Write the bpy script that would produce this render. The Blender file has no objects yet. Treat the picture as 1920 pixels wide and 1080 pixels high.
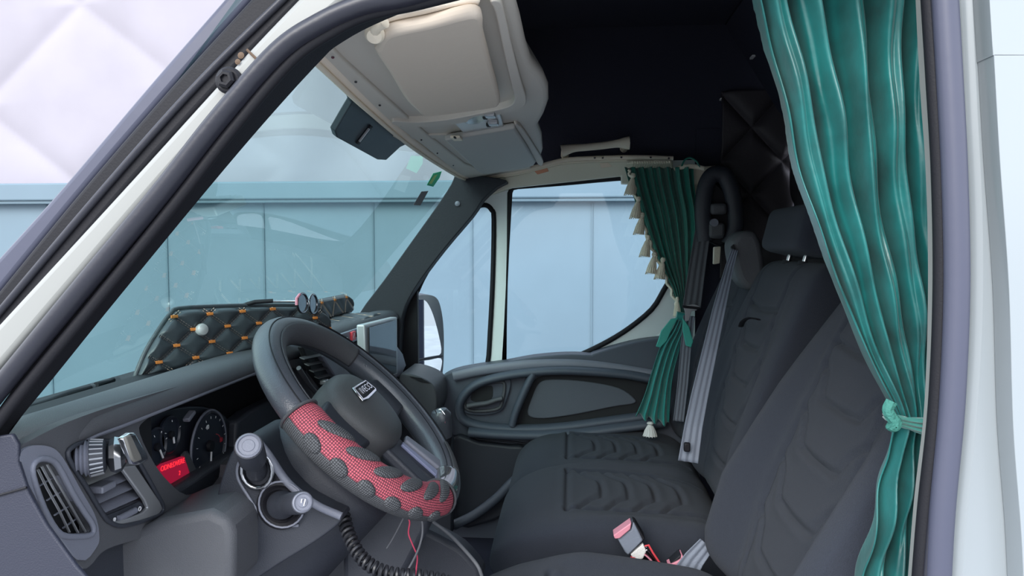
import bpy, math, random
import numpy as np
from mathutils import Vector, Matrix
from mathutils.geometry import tessellate_polygon

random.seed(7)
SC = bpy.context.scene
COL = SC.collection

# ------------------------------------------------------------------ camera
F = 1387.0
YAW = math.atan(110 / F)
PIT = math.atan(75 / F)
CAM = Vector((0.0, -0.72, 1.6))
fwd = Vector((-math.sin(YAW) * math.cos(PIT), math.cos(YAW) * math.cos(PIT), -math.sin(PIT)))
rgt = fwd.cross(Vector((0, 0, 1))).normalized()
upv = rgt.cross(fwd).normalized()
cd = bpy.data.cameras.new('camera')
cd.sensor_width = 36.0
cd.lens = F / 1920 * 36.0
cd.clip_start = 0.02
cam = bpy.data.objects.new('camera', cd)
COL.objects.link(cam)
cam.matrix_world = Matrix(((rgt.x, upv.x, -fwd.x, CAM.x), (rgt.y, upv.y, -fwd.y, CAM.y), (rgt.z, upv.z, -fwd.z, CAM.z), (0, 0, 0, 1)))
SC.camera = cam
cd.dof.use_dof = False

# ------------------------------------------------------------------ light
SC.view_settings.view_transform = 'Standard'
SC.view_settings.look = 'None'
SC.view_settings.gamma = 1.0
SC.view_settings.use_curve_mapping = False
SC.view_settings.exposure = 1.05
W = bpy.data.worlds.new('World')
SC.world = W
W.use_nodes = True
nt = W.node_tree
nt.nodes.clear()
wo = nt.nodes.new('ShaderNodeOutputWorld')
wb = nt.nodes.new('ShaderNodeBackground')
tc = nt.nodes.new('ShaderNodeTexCoord')
sx = nt.nodes.new('ShaderNodeSeparateXYZ')
cr = nt.nodes.new('ShaderNodeValToRGB')
mr = nt.nodes.new('ShaderNodeMapRange')
mr.inputs[1].default_value = -1; mr.inputs[2].default_value = 1
nt.links.new(tc.outputs['Generated'], sx.inputs[0])
nt.links.new(sx.outputs['Z'], mr.inputs[0])
nt.links.new(mr.outputs[0], cr.inputs[0])
nt.links.new(cr.outputs[0], wb.inputs[0])
nt.links.new(wb.outputs[0], wo.inputs[0])
e = cr.color_ramp.elements
e[0].position = 0.48; e[0].color = (0.34, 0.36, 0.40, 1)
e[1].position = 1.0; e[1].color = (0.75, 0.90, 1.15, 1)
k = e.new(0.54); k.color = (1.0, 1.02, 1.06, 1)
wb.inputs[1].default_value = 1.15
sd = bpy.data.lights.new('sun', 'SUN')
sd.energy = 1.5
sd.angle = math.radians(35)
sd.color = (1.0, 0.96, 0.9)
sun = bpy.data.objects.new('sun', sd)
COL.objects.link(sun)
sun.rotation_euler = Vector((0.30, 0.80, -0.55)).to_track_quat('-Z', 'Y').to_euler()

# ------------------------------------------------------------------ unprojection
def ray(px, py):
    return (fwd * F + rgt * (px - 960) + upv * (540 - py)).normalized()

def hit(px, py, p0, n):
    d = ray(px, py)
    n = Vector(n)
    return CAM + d * ((Vector(p0) - CAM).dot(n) / d.dot(n))

def PY(px, py, y): return hit(px, py, (0, y, 0), (0, 1, 0))
def PX(px, py, x): return hit(px, py, (x, 0, 0), (1, 0, 0))
def PZ(px, py, z): return hit(px, py, (0, 0, z), (0, 0, 1))
def LY(pts, y): return [PY(a, b, y) for a, b in pts]
def LX(pts, x): return [PX(a, b, x) for a, b in pts]

# ------------------------------------------------------------------ materials
def mat(name, col, rough=0.6, metal=0.0, bump=0.0, bscale=200, spec=0.5, sheen=0.0, coat=0.0, var=0.0, vscale=5, emis=None, estr=0.0, detail=3.0):
    m = bpy.data.materials.new(name)
    m.use_nodes = True
    t = m.node_tree
    b = t.nodes['Principled BSDF']
    b.inputs['Base Color'].default_value = (*col, 1)
    b.inputs['Roughness'].default_value = rough
    b.inputs['Metallic'].default_value = metal
    b.inputs['Specular IOR Level'].default_value = spec
    b.inputs['Sheen Weight'].default_value = sheen
    b.inputs['Coat Weight'].default_value = coat
    if emis:
        b.inputs['Emission Color'].default_value = (*emis, 1)
        b.inputs['Emission Strength'].default_value = estr
    if bump or var:
        c = t.nodes.new('ShaderNodeTexCoord')
    if bump:
        n = t.nodes.new('ShaderNodeTexNoise'); n.inputs['Scale'].default_value = bscale; n.inputs['Detail'].default_value = detail
        t.links.new(c.outputs['Object'], n.inputs['Vector'])
        bp = t.nodes.new('ShaderNodeBump'); bp.inputs['Strength'].default_value = bump; bp.inputs['Distance'].default_value = 0.002
        t.links.new(n.outputs[0], bp.inputs['Height'])
        t.links.new(bp.outputs[0], b.inputs['Normal'])
    if var:
        n2 = t.nodes.new('ShaderNodeTexNoise'); n2.inputs['Scale'].default_value = vscale; n2.inputs['Detail'].default_value = 4
        t.links.new(c.outputs['Object'], n2.inputs['Vector'])
        mx = t.nodes.new('ShaderNodeMix'); mx.data_type = 'RGBA'
        r = t.nodes.new('ShaderNodeMapRange'); r.inputs[1].default_value = 0.35; r.inputs[2].default_value = 0.65
        t.links.new(n2.outputs[0], r.inputs[0]); t.links.new(r.outputs[0], mx.inputs[0])
        mx.inputs[6].default_value = (*[x * (1 - var) for x in col], 1)
        mx.inputs[7].default_value = (*[min(1, x * (1 + var)) for x in col], 1)
        t.links.new(mx.outputs[2], b.inputs['Base Color'])
    return m

def glass(name, tint, refl=1.0, rough=0.0):
    m = bpy.data.materials.new(name)
    m.use_nodes = True
    t = m.node_tree
    t.nodes.clear()
    o = t.nodes.new('ShaderNodeOutputMaterial')
    tr = t.nodes.new('ShaderNodeBsdfTransparent'); tr.inputs[0].default_value = (*tint, 1)
    gl = t.nodes.new('ShaderNodeBsdfGlossy'); gl.inputs['Roughness'].default_value = rough
    fr = t.nodes.new('ShaderNodeFresnel'); fr.inputs[0].default_value = 1.45
    mm = t.nodes.new('ShaderNodeMath'); mm.operation = 'MULTIPLY'; mm.inputs[1].default_value = refl
    mx = t.nodes.new('ShaderNodeMixShader')
    t.links.new(fr.outputs[0], mm.inputs[0]); t.links.new(mm.outputs[0], mx.inputs[0])
    t.links.new(tr.outputs[0], mx.inputs[1]); t.links.new(gl.outputs[0], mx.inputs[2])
    t.links.new(mx.outputs[0], o.inputs[0])
    return m

def mesh_fabric(name, base, dot, scale):
    """knitted mesh: rows of small light dots on a darker ground"""
    m = mat(name, base, 0.75)
    t = m.node_tree; b = t.nodes['Principled BSDF']
    c = t.nodes.new('ShaderNodeTexCoord')
    v = t.nodes.new('ShaderNodeTexVoronoi'); v.inputs['Scale'].default_value = scale; v.inputs['Randomness'].default_value = 0.15
    t.links.new(c.outputs['UV'], v.inputs['Vector'])
    r = t.nodes.new('ShaderNodeMapRange'); r.inputs[1].default_value = 0.28; r.inputs[2].default_value = 0.42
    t.links.new(v.outputs['Distance'], r.inputs[0])
    mx = t.nodes.new('ShaderNodeMix'); mx.data_type = 'RGBA'
    mx.inputs[6].default_value = (*base, 1); mx.inputs[7].default_value = (*dot, 1)
    t.links.new(r.outputs[0], mx.inputs[0]); t.links.new(mx.outputs[2], b.inputs['Base Color'])
    bp = t.nodes.new('ShaderNodeBump'); bp.inputs['Strength'].default_value = 0.6; bp.inputs['Distance'].default_value = 0.001
    t.links.new(v.outputs['Distance'], bp.inputs['Height']); t.links.new(bp.outputs[0], b.inputs['Normal'])
    return m

M = dict(
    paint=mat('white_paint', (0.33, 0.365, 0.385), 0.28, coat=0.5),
    paint_in_lifted=mat('white_paint_inner_lifted', (0.86, 0.93, 0.93), 0.4),  # same white body paint, colour lifted to make up for dim light inside
    paint_near_dimmed=mat('white_paint_pillar_dimmed', (0.32, 0.325, 0.31), 0.4),  # same white body paint, colour darkened to offset strong light at the door
    rust=mat('rust_stain', (0.13, 0.085, 0.055), 0.8),
    seal=mat('rubber_seal', (0.026, 0.027, 0.038), 0.38, bump=0.2, bscale=90),
    seal_edge=mat('rubber_edge', (0.075, 0.08, 0.12), 0.42, bump=0.1, bscale=60),
    black=mat('black_plastic', (0.009, 0.009, 0.013), 0.6, bump=0.15, bscale=500, spec=0.35),
    felt=mat('black_felt', (0.042, 0.044, 0.064), 1.0, bump=0.6, bscale=300, spec=0.05),
    dash=mat('dash_plastic', (0.085, 0.088, 0.098), 0.55, bump=0.35, bscale=700),
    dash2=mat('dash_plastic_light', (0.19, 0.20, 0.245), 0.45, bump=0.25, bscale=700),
    dashdark=mat('dash_plastic_dark', (0.034, 0.038, 0.050), 0.5, bump=0.3, bscale=600),
    void=mat('recess_black', (0.010, 0.011, 0.014), 0.7),
    doorp=mat('door_plastic', (0.075, 0.088, 0.115), 0.5, bump=0.35, bscale=600),
    doorf=mat('door_fabric', (0.11, 0.12, 0.145), 0.9, bump=0.5, bscale=500),
    fabric=mat('seat_fabric', (0.042, 0.048, 0.064), 0.95, bump=0.9, bscale=900, spec=0.12, sheen=0.08),
    fabric2=mat('seat_fabric_centre', (0.075, 0.084, 0.105), 0.95, bump=0.8, bscale=700, spec=0.15, sheen=0.2),
    beige=mat('beige_plastic', (0.86, 0.77, 0.62), 0.6, bump=0.15, bscale=300),
    console=mat('console_plastic', (0.64, 0.595, 0.53), 0.65, bump=0.2, bscale=400),
    visor=mat('visor_vinyl', (0.66, 0.575, 0.48), 0.7, bump=0.35, bscale=40, detail=6),
    cord=mat('beige_cord', (0.92, 0.80, 0.66), 0.7, bump=0.3, bscale=200),
    velvet=mat('teal_velvet', (0.008, 0.120, 0.113), 0.36, bump=0.5, bscale=45, spec=0.6, sheen=0.12, var=0.35, vscale=16),
    green=mat('green_satin', (0.016, 0.20, 0.15), 0.5, bump=0.3, bscale=80, spec=0.5, sheen=0.3, var=0.12, vscale=10),
    greenlo=mat('green_satin_ruffle', (0.018, 0.27, 0.24), 0.5, bump=0.3, bscale=80, sheen=0.3),
    cream=mat('cream_yarn', (0.88, 0.82, 0.66), 0.9, bump=1.0, bscale=400),
    whitey=mat('white_yarn', (0.80, 0.80, 0.78), 0.9, bump=0.8, bscale=400),
    chrome=mat('chrome', (0.75, 0.76, 0.78), 0.15, metal=1.0),
    chromed=mat('dark_chrome', (0.35, 0.36, 0.38), 0.18, metal=1.0),
    silver=mat('silver_plastic', (0.42, 0.43, 0.45), 0.32, metal=0.6),
    leather=mat('wheel_leather', (0.070, 0.076, 0.092), 0.30, bump=0.25, bscale=500, spec=0.8),
    leather2=mat('wheel_leather_perforated', (0.07, 0.07, 0.078), 0.5, bump=0.8, bscale=900),
    redmesh=mesh_fabric('red_mesh', (0.62, 0.12, 0.16), (0.14, 0.03, 0.045), 300),
    greymesh=mesh_fabric('grey_mesh', (0.115, 0.12, 0.13), (0.03, 0.032, 0.036), 360),
    quilt=mat('black_leatherette', (0.060, 0.072, 0.082), 0.33, bump=0.15, bscale=300),
    orange=mat('orange_thread', (0.85, 0.28, 0.06), 0.7),
    thread=mat('grey_thread', (0.80, 0.62, 0.50), 0.8),
    whitethread=mat('white_thread', (0.8, 0.8, 0.8), 0.8),
    strap=mat('belt_webbing', (0.20, 0.23, 0.29), 0.6, bump=0.4, bscale=400),
    strapd=mat('belt_webbing_dark', (0.095, 0.10, 0.115), 0.7, bump=0.4, bscale=400),
    red=mat('red_plastic', (0.75, 0.07, 0.09), 0.4),
    pink=mat('faded_red_plastic', (0.72, 0.28, 0.36), 0.45),
    cable=mat('cable_grey', (0.12, 0.125, 0.14), 0.45),
    cableb=mat('cable_black', (0.02, 0.021, 0.026), 0.4),
    wirered=mat('wire_red', (0.55, 0.05, 0.11), 0.45),
    wall=mat('painted_steel', (0.165, 0.235, 0.285), 0.6, bump=0.2, bscale=3, var=0.05, vscale=1.5),
    wallline=mat('steel_seam', (0.13, 0.19, 0.23), 0.7),
    tarp=mat('white_tarp', (0.375, 0.35, 0.395), 0.7, bump=0.3, bscale=5, var=0.04, vscale=2),
    ground=mat('concrete', (0.33, 0.33, 0.33), 0.9, bump=0.4, bscale=40, var=0.1, vscale=3),
    ws=glass('windscreen_glass', (0.57, 0.765, 0.735), 0.20),
    gl=glass('door_glass', (0.93, 0.98, 1.0), 0.6),
    lens=mat('smoke_lens', (0.03, 0.035, 0.05), 0.05, spec=0.8, coat=1.0),
    screen=mat('screen_glass', (0.02, 0.028, 0.04), 0.06, spec=0.9, coat=1.0),
    cluster=mat('cluster_face', (0.012, 0.014, 0.022), 0.35),
    clusterg=mat('cluster_gauge', (0.014, 0.018, 0.030), 0.4),
    white=mat('white_print', (0.8, 0.8, 0.82), 0.6),
    redlcd=mat('red_display', (0.10, 0.0, 0.01), 0.4, emis=(0.62, 0.015, 0.07), estr=0.20),
    redtxt=mat('red_display_text', (0.2, 0.0, 0.01), 0.4, emis=(1.0, 0.03, 0.05), estr=0.55),
    redprint=mat('red_print', (0.45, 0.02, 0.04), 0.6),
    mirror=mat('mirror_glass', (0.92, 0.94, 0.95), 0.02, metal=1.0),
    stgreen=mat('green_sticker', (0.03, 0.75, 0.36), 0.6),
    stlime=mat('lime_sticker', (0.55, 0.95, 0.30), 0.6),
    stgrey=mat('brown_sticker', (0.20, 0.19, 0.20), 0.7),
    pad=mat('screen_printed_black', (0.028, 0.042, 0.052), 0.5),
    pinkrefl=mat('amber_plastic', (0.8, 0.36, 0.22), 0.4),
)

# ------------------------------------------------------------------ object helpers
OFF = {}
def root(name, loc, label=None, cat=None, group=None, kind=None):
    o = bpy.data.objects.new(name, None)
    COL.objects.link(o)
    o.location = loc
    o.empty_display_size = 0.05
    OFF[o] = Vector(loc)
    tag(o, label, cat, group, kind)
    return o

def tag(o, label=None, cat=None, group=None, kind=None):
    if label: o['label'] = label
    if cat: o['category'] = cat
    if group: o['group'] = group
    if kind: o['kind'] = kind
    return o

def mk(name, V, Fc, m, parent=None, smooth=35, bev=0.0, bseg=2, sub=0, uv=None, thick=0):
    """one mesh object; V in world coordinates"""
    me = bpy.data.meshes.new(name)
    V = np.asarray([tuple(v) for v in V] if not isinstance(V, np.ndarray) else V, dtype=float)
    if parent is not None:
        off = np.array(OFF[parent])
    else:
        off = (V.min(0) + V.max(0)) / 2
        off[2] = V[:, 2].min()
    me.from_pydata((V - off).tolist(), [], [tuple(f) for f in Fc])
    me.validate()
    if uv is not None:
        l = me.uv_layers.new(name='UVMap')
        for li, lp in enumerate(me.loops):
            l.data[li].uv = uv[lp.vertex_index]
    me.materials.append(m)
    o = bpy.data.objects.new(name, me)
    COL.objects.link(o)
    if parent is not None:
        o.parent = parent
    else:
        o.location = off
    OFF[o] = Vector(off)
    import bmesh
    bm = bmesh.new(); bm.from_mesh(me)
    bmesh.ops.recalc_face_normals(bm, faces=bm.faces)
    bm.to_mesh(me); bm.free()
    if smooth:
        me.shade_smooth()
        try: me.set_sharp_from_angle(angle=math.radians(smooth))
        except Exception: pass
    if thick:
        s = o.modifiers.new('thick', 'SOLIDIFY'); s.thickness = thick; s.offset = 0
    if bev:
        b = o.modifiers.new('bevel', 'BEVEL'); b.width = bev; b.segments = bseg; b.limit_method = 'ANGLE'; b.angle_limit = math.radians(40)
        b.use_clamp_overlap = True
    if sub:
        s = o.modifiers.new('sub', 'SUBSURF'); s.levels = sub; s.render_levels = sub
    return o

class MB:
    def __init__(s): s.v = []; s.f = []
    def add(s, V, Fc):
        n = len(s.v); s.v += [Vector(p) for p in V]; s.f += [tuple(i + n for i in f) for f in Fc]; return s
    def build(s, name, m, parent=None, **k): return mk(name, s.v, s.f, m, parent, **k)

def boxg(c, sz, ax=None):
    ax = ax or (Vector((1, 0, 0)), Vector((0, 1, 0)), Vector((0, 0, 1)))
    c = Vector(c)
    V = [c + ax[0] * (a * sz[0] / 2) + ax[1] * (b * sz[1] / 2) + ax[2] * (d * sz[2] / 2) for a in (-1, 1) for b in (-1, 1) for d in (-1, 1)]
    return V, [(0, 1, 3, 2), (4, 6, 7, 5), (0, 4, 5, 1), (2, 3, 7, 6), (0, 2, 6, 4), (1, 5, 7, 3)]

def box(name, c, sz, m, parent=None, ax=None, bev=0.003, **k):
    V, Fc = boxg(c, sz, ax)
    return mk(name, V, Fc, m, parent, bev=bev, **k)

def extrg(P, off, holes=()):
    """extrude planar outline with holes by the vector off"""
    loops = [list(P)] + [list(h) for h in holes]
    flat = [Vector(p) for l in loops for p in l]
    n = len(flat); off = Vector(off)
    tri = tessellate_polygon([[Vector(p) for p in l] for l in loops])
    V = flat + [p + off for p in flat]
    Fc = []
    if not holes:
        Fc = [tuple(range(n)), tuple(range(2 * n - 1, n - 1, -1))]
    else:
        for t in tri:
            Fc.append(tuple(t)); Fc.append(tuple(i + n for i in reversed(t)))
    b = 0
    for l in loops:
        k = len(l)
        for i in range(k):
            j = (i + 1) % k
            Fc.append((b + i, b + j, b + j + n, b + i + n))
        b += k
    return V, Fc

def extr(name, P, off, m, parent=None, holes=(), bev=0.0, **k):
    V, Fc = extrg(P, off, holes)
    return mk(name, V, Fc, m, parent, bev=bev, **k)

def spl(pts, n=8, closed=False):
    """Catmull-Rom through points"""
    P = [Vector(p) if len(p) == 3 else Vector((p[0], p[1], 0)) for p in pts]
    out = []
    N = len(P)
    for i in range(N if closed else N - 1):
        a = P[(i - 1) % N] if (closed or i > 0) else P[0] * 2 - P[1]
        b = P[i]; c = P[(i + 1) % N]
        d = P[(i + 2) % N] if (closed or i + 2 < N) else P[-1] * 2 - P[-2]
        for j in range(n):
            t = j / n
            out.append(0.5 * ((2 * b) + (c - a) * t + (2 * a - 5 * b + 4 * c - d) * t * t + (3 * b - a - 3 * c + d) * t ** 3))
    if not closed: out.append(P[-1])
    return out
def spl2(pts, n=6, closed=False):
    return [(p.x, p.y) for p in spl(pts, n, closed)]

def tubeg(pts, r, seg=10, closed=False, flat=None, nrm=None, caps=True):
    """r: number or function of t, flat: (a,b) scales across / along nrm"""
    P = [Vector(p) for p in pts]; N = len(P)
    V = []; Fc = []
    ref = Vector(nrm) if nrm else None
    prev = None
    for i, p in enumerate(P):
        a = P[(i - 1) % N] if (closed or i > 0) else P[i]
        b = P[(i + 1) % N] if (closed or i < N - 1) else P[i]
        t = (b - a).normalized()
        if ref is not None: nn = ref - t * ref.dot(t)
        elif prev is not None: nn = prev - t * prev.dot(t)
        else:
            nn = Vector((0, 0, 1)) - t * t.z
            if nn.length < 0.2: nn = Vector((1, 0, 0)) - t * t.x
        nn.normalize(); prev = nn
        bb = t.cross(nn)
        rr = r(i / max(1, N - 1)) if callable(r) else r
        fa, fb = flat or (1, 1)
        for k in range(seg):
            th = 2 * math.pi * k / seg
            V.append(p + bb * (math.cos(th) * rr * fa) + nn * (math.sin(th) * rr * fb))
    for i in range(N if closed else N - 1):
        j = (i + 1) % N
        for k in range(seg):
            l = (k + 1) % seg
            Fc.append((i * seg + k, i * seg + l, j * seg + l, j * seg + k))
    if caps and not closed:
        Fc.append(tuple(range(seg - 1, -1, -1))); Fc.append(tuple((N - 1) * seg + k for k in range(seg)))
    return V, Fc

def tube(name, pts, r, m, parent=None, seg=10, closed=False, flat=None, nrm=None, smooth=50, bev=0, **k):
    V, Fc = tubeg(pts, r, seg, closed, flat, nrm)
    return mk(name, V, Fc, m, parent, smooth=smooth, bev=bev, **k)

def latheg(prof, o, ax, seg=24):
    ax = Vector(ax).normalized(); o = Vector(o)
    u = ax.orthogonal().normalized(); w = ax.cross(u)
    V = []; Fc = []
    for (r, h) in prof:
        for k in range(seg):
            t = 2 * math.pi * k / seg
            V.append(o + ax * h + (u * math.cos(t) + w * math.sin(t)) * max(r, 1e-5))
    for i in range(len(prof) - 1):
        for k in range(seg):
            l = (k + 1) % seg
            Fc.append((i * seg + k, i * seg + l, (i + 1) * seg + l, (i + 1) * seg + k))
    Fc.append(tuple(range(seg))); Fc.append(tuple((len(prof) - 1) * seg + k for k in range(seg)))
    return V, Fc

def lathe(name, prof, o, ax, m, parent=None, seg=24, smooth=35, **k):
    V, Fc = latheg(prof, o, ax, seg)
    return mk(name, V, Fc, m, parent, smooth=smooth, **k)

def surf(name, f, nu, nv, m, parent=None, thick=0.002, closed_u=False, uvs=None, smooth=60, **k):
    V = []; UV = []
    for i in range(nu + 1):
        for j in range(nv + 1):
            V.append(f(i / nu, j / nv)); UV.append((i / nu * (uvs[0] if uvs else 1), j / nv * (uvs[1] if uvs else 1)))
    Fc = [(i * (nv + 1) + j, (i + 1) * (nv + 1) + j, (i + 1) * (nv + 1) + j + 1, i * (nv + 1) + j + 1) for i in range(nu) for j in range(nv)]
    return mk(name, V, Fc, m, parent, smooth=smooth, thick=thick, uv=UV, **k)

def text(name, s, o, xd, yd, h, m, parent=None, ext=0.0004, center=True, fit=None):
    cu = bpy.data.curves.new(name, 'FONT')
    cu.body = s; cu.size = 1.0; cu.extrude = ext / h
    if center: cu.align_x = 'CENTER'; cu.align_y = 'CENTER'
    tmp = bpy.data.objects.new('tmp', cu)
    COL.objects.link(tmp)
    bpy.context.view_layer.update()
    dg = bpy.context.evaluated_depsgraph_get()
    me = bpy.data.meshes.new_from_object(tmp.evaluated_get(dg))
    vs = [v.co.copy() for v in me.vertices]; fs = [tuple(p.vertices) for p in me.polygons]
    bpy.data.objects.remove(tmp); bpy.data.meshes.remove(me)
    xd = Vector(xd).normalized(); yd = Vector(yd); yd = (yd - xd * yd.dot(xd)).normalized()
    zd = xd.cross(yd); o = Vector(o)
    sxx = h
    if fit:
        w = max(v.x for v in vs) - min(v.x for v in vs); sxx = fit / w
    return mk(name, [o + xd * (v.x * sxx) + yd * (v.y * h) + zd * (v.z * h) for v in vs], fs, m, parent, smooth=0)

def rbox(name, c, sz, r, m, parent=None, ax=None, n=8, deform=None, smooth=70, sub=0):
    """rounded box on a dense grid, optionally deformed in its own (centred, metric) frame"""
    ax = ax or (Vector((1, 0, 0)), Vector((0, 1, 0)), Vector((0, 0, 1)))
    c = Vector(c); h = [s / 2 for s in sz]
    if isinstance(n, int): n = (n, n, n)
    idx = {}; V = []; Fc = []
    def coord(k, N, hh):
        t = -1 + 2 * k / N
        # denser near the rounded ends
        return hh * math.sin(t * math.pi / 2) if N > 2 else hh * t
    def vid(i, j, k):
        key = (i, j, k)
        if key not in idx:
            p = Vector((coord(i, n[0], h[0]), coord(j, n[1], h[1]), coord(k, n[2], h[2])))
            q = Vector([max(-h[a] + r, min(h[a] - r, p[a])) for a in range(3)])
            d = p - q
            if d.length > 1e-9: p = q + d.normalized() * min(r, d.length if d.length < r else r)
            if deform: p = Vector(deform(p))
            idx[key] = len(V); V.append(c + ax[0] * p.x + ax[1] * p.y + ax[2] * p.z)
        return idx[key]
    for a, b, cc in ((0, 1, 2), (1, 2, 0), (2, 0, 1)):
        for side in (0, n[cc]):
            for i in range(n[a]):
                for j in range(n[b]):
                    q = []
                    for di, dj in ((0, 0), (1, 0), (1, 1), (0, 1)):
                        k3 = [0, 0, 0]; k3[a] = i + di; k3[b] = j + dj; k3[cc] = side
                        q.append(vid(*k3))
                    Fc.append(tuple(q))
    return mk(name, V, Fc, m, parent, smooth=smooth, sub=sub)

def sstep(a, b, x):
    t = np.clip((x - a) / (b - a), 0, 1)
    return t * t * (3 - 2 * t)

def segdist(X, Y, pl):
    D = np.full(X.shape, 9.0)
    for (ax_, ay), (bx, by) in zip(pl[:-1], pl[1:]):
        dx, dy = bx - ax_, by - ay
        L = dx * dx + dy * dy + 1e-12
        t = np.clip(((X - ax_) * dx + (Y - ay) * dy) / L, 0, 1)
        D = np.minimum(D, np.hypot(X - ax_ - t * dx, Y - ay - t * dy))
    return D

def cushion(name, o, ea, ey, en, L, wf, tf, bf, seams, m, parent, na=170, nc=200, bw=0.10, spine=None, endp=4.0, endr=0.09, crown=0.010, gd=0.008, gw=0.0055):
    """upholstered pad: runs L along ea, width 2*wf(s) along ey, thickness tf(s) along -en, bolsters bf(s) rising along en"""
    o, ea, ey, en = (np.array(v) for v in (o, ea, ey, en))
    s = np.linspace(0, 1, na + 1); s = 0.5 - 0.5 * np.cos(np.pi * s) * 1.0
    s = 0.65 * np.linspace(0, 1, na + 1) + 0.35 * s
    th = np.linspace(0, 2 * np.pi, nc, endpoint=False)
    # dense sampling of the front face
    q = 0.30
    cy = np.sign(np.cos(th)) * np.abs(np.cos(th)) ** 0.55
    cn = np.sign(np.sin(th)) * np.abs(np.sin(th)) ** q
    S, CY = np.meshgrid(s, cy, indexing='ij'); _, CN = np.meshgrid(s, cn, indexing='ij')
    w = np.array([wf(x) for x in s])[:, None]; T = np.array([tf(x) for x in s])[:, None]; B = np.array([bf(x) for x in s])[:, None]
    a = S * L
    er = endr / L
    e0 = np.clip(S / er, 0, 1); e1 = np.clip((1 - S) / er, 0, 1)
    ef = np.minimum((1 - (1 - e0) ** endp) ** (1 / endp), (1 - (1 - e1) ** endp) ** (1 / endp))
    ef2 = np.minimum((1 - (1 - e0) ** 2.2) ** (1 / 2.2), (1 - (1 - e1) ** 2.2) ** (1 / 2.2))
    y = CY * w * (0.80 + 0.20 * ef2)
    n = CN * T / 2 * ef2
    front = np.clip(CN * 1.5, 0, 1) * ef
    ay = np.abs(y)
    bol = B * sstep(w - bw, w - bw * 0.25, ay)
    n = n + front * (bol + crown * (1 - (y / w) ** 2))
    g = np.zeros_like(n)
    for pl in seams:
        d = segdist(a, y, pl)
        g += gd * np.exp(-(d / gw) ** 2) - gd * 0.5 * np.exp(-((d - 0.013) / 0.010) ** 2) * 0.6
    n = n - front * g
    if spine is not None: n = n + spine(S)
    P = o + a[..., None] * ea + y[..., None] * ey + (n - 0)[..., None] * en
    V = P.reshape(-1, 3)
    Fc = []
    for i in range(na):
        for k in range(nc):
            l = (k + 1) % nc
            Fc.append((i * nc + k, i * nc + l, (i + 1) * nc + l, (i + 1) * nc + k))
    Fc.append(tuple(range(nc))); Fc.append(tuple(na * nc + k for k in range(nc)))
    return mk(name, V, Fc, m, parent, smooth=80)

# ------------------------------------------------------------------ ground and yard
def S(o, kind='structure'):
    o['kind'] = kind
    return o

YW = 4.6
S(box('ground', (0, 2.0, -0.05), (24, 16, 0.1), M['ground'], bev=0))
zl = PY(400, 343, YW).z
zl2 = PY(400, 376, YW).z
wl = MB()
wl.add(*boxg((0, YW + 0.03, zl2 / 2), (16, 0.06, zl2)))
S(wl.build('wall_back', M['wall'], bev=0.002))
sm = MB()
for px in (-420, -180, 90, 313, 495, 700, 885, 1110, 1320, 1560, 1780):
    x = PY(px, 450, YW).x
    sm.add(*boxg((x, YW - 0.004, zl2 / 2), (0.012, 0.008, zl2)))
S(sm.build('trim_9', M['wallline'], bev=0))
hd = MB()
hd.add(*boxg((0, YW - 0.03, (zl + zl2) / 2), (16, 0.12, zl - zl2)))
S(hd.build('trim_10', M['wall'], bev=0.012))
S(box('trim_11', (0, YW - 0.05, zl2 - 0.012), (16, 0.05, 0.022), M['wallline'], bev=0.004))
# white quilted tarpaulin above the wall
A0, A1, A2 = PY(160, 12, YW + .25), PY(0, 180, YW + .25), PY(312, 130, YW + .25)
va = np.array([A1.x - A0.x, A1.z - A0.z]) * 1.15; vb = np.array([A2.x - A0.x, A2.z - A0.z]) * 1.25
Minv = np.linalg.inv(np.array([va, vb]).T)
def tarp(u, v):
    x = -5.6 + 12.0 * u; z = zl - 0.02 + 2.4 * v
    c = Minv @ np.array([x - A0.x, z - A0.z])
    d = min(abs(c[0] - round(c[0])) , abs(c[1] - round(c[1])))
    k = float(1 - sstep(-2.6, -2.0, np.array(x)))
    puff = 0.035 * (1 - math.exp(-(d / 0.09) ** 1.2)) * k
    fold = 0.04 * math.sin(3.1 * x + 2.2 * z + 1.3 * math.sin(2.1 * x - 1.7 * z)) * (1 - k) + 0.03 * math.sin(7 * x - 3.6 * z) * (1 - k)
    return (x, YW + 0.20 - puff - fold, z)
t = surf('tarpaulin', tarp, 360, 110, M['tarp'], thick=0.01)
tag(t, 'white quilted tarpaulin hanging above the blue steel wall outside', 'tarpaulin')

# ------------------------------------------------------------------ cab shell
ZF = 0.62
S(box('floor', (-0.15, 0.93, ZF - 0.02), (1.75, 1.76, 0.04), M['felt'], bev=0))
S(box('ceiling', (0.12, 0.92, 2.36), (1.3, 1.86, 0.03), M['felt'], bev=0))
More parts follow.
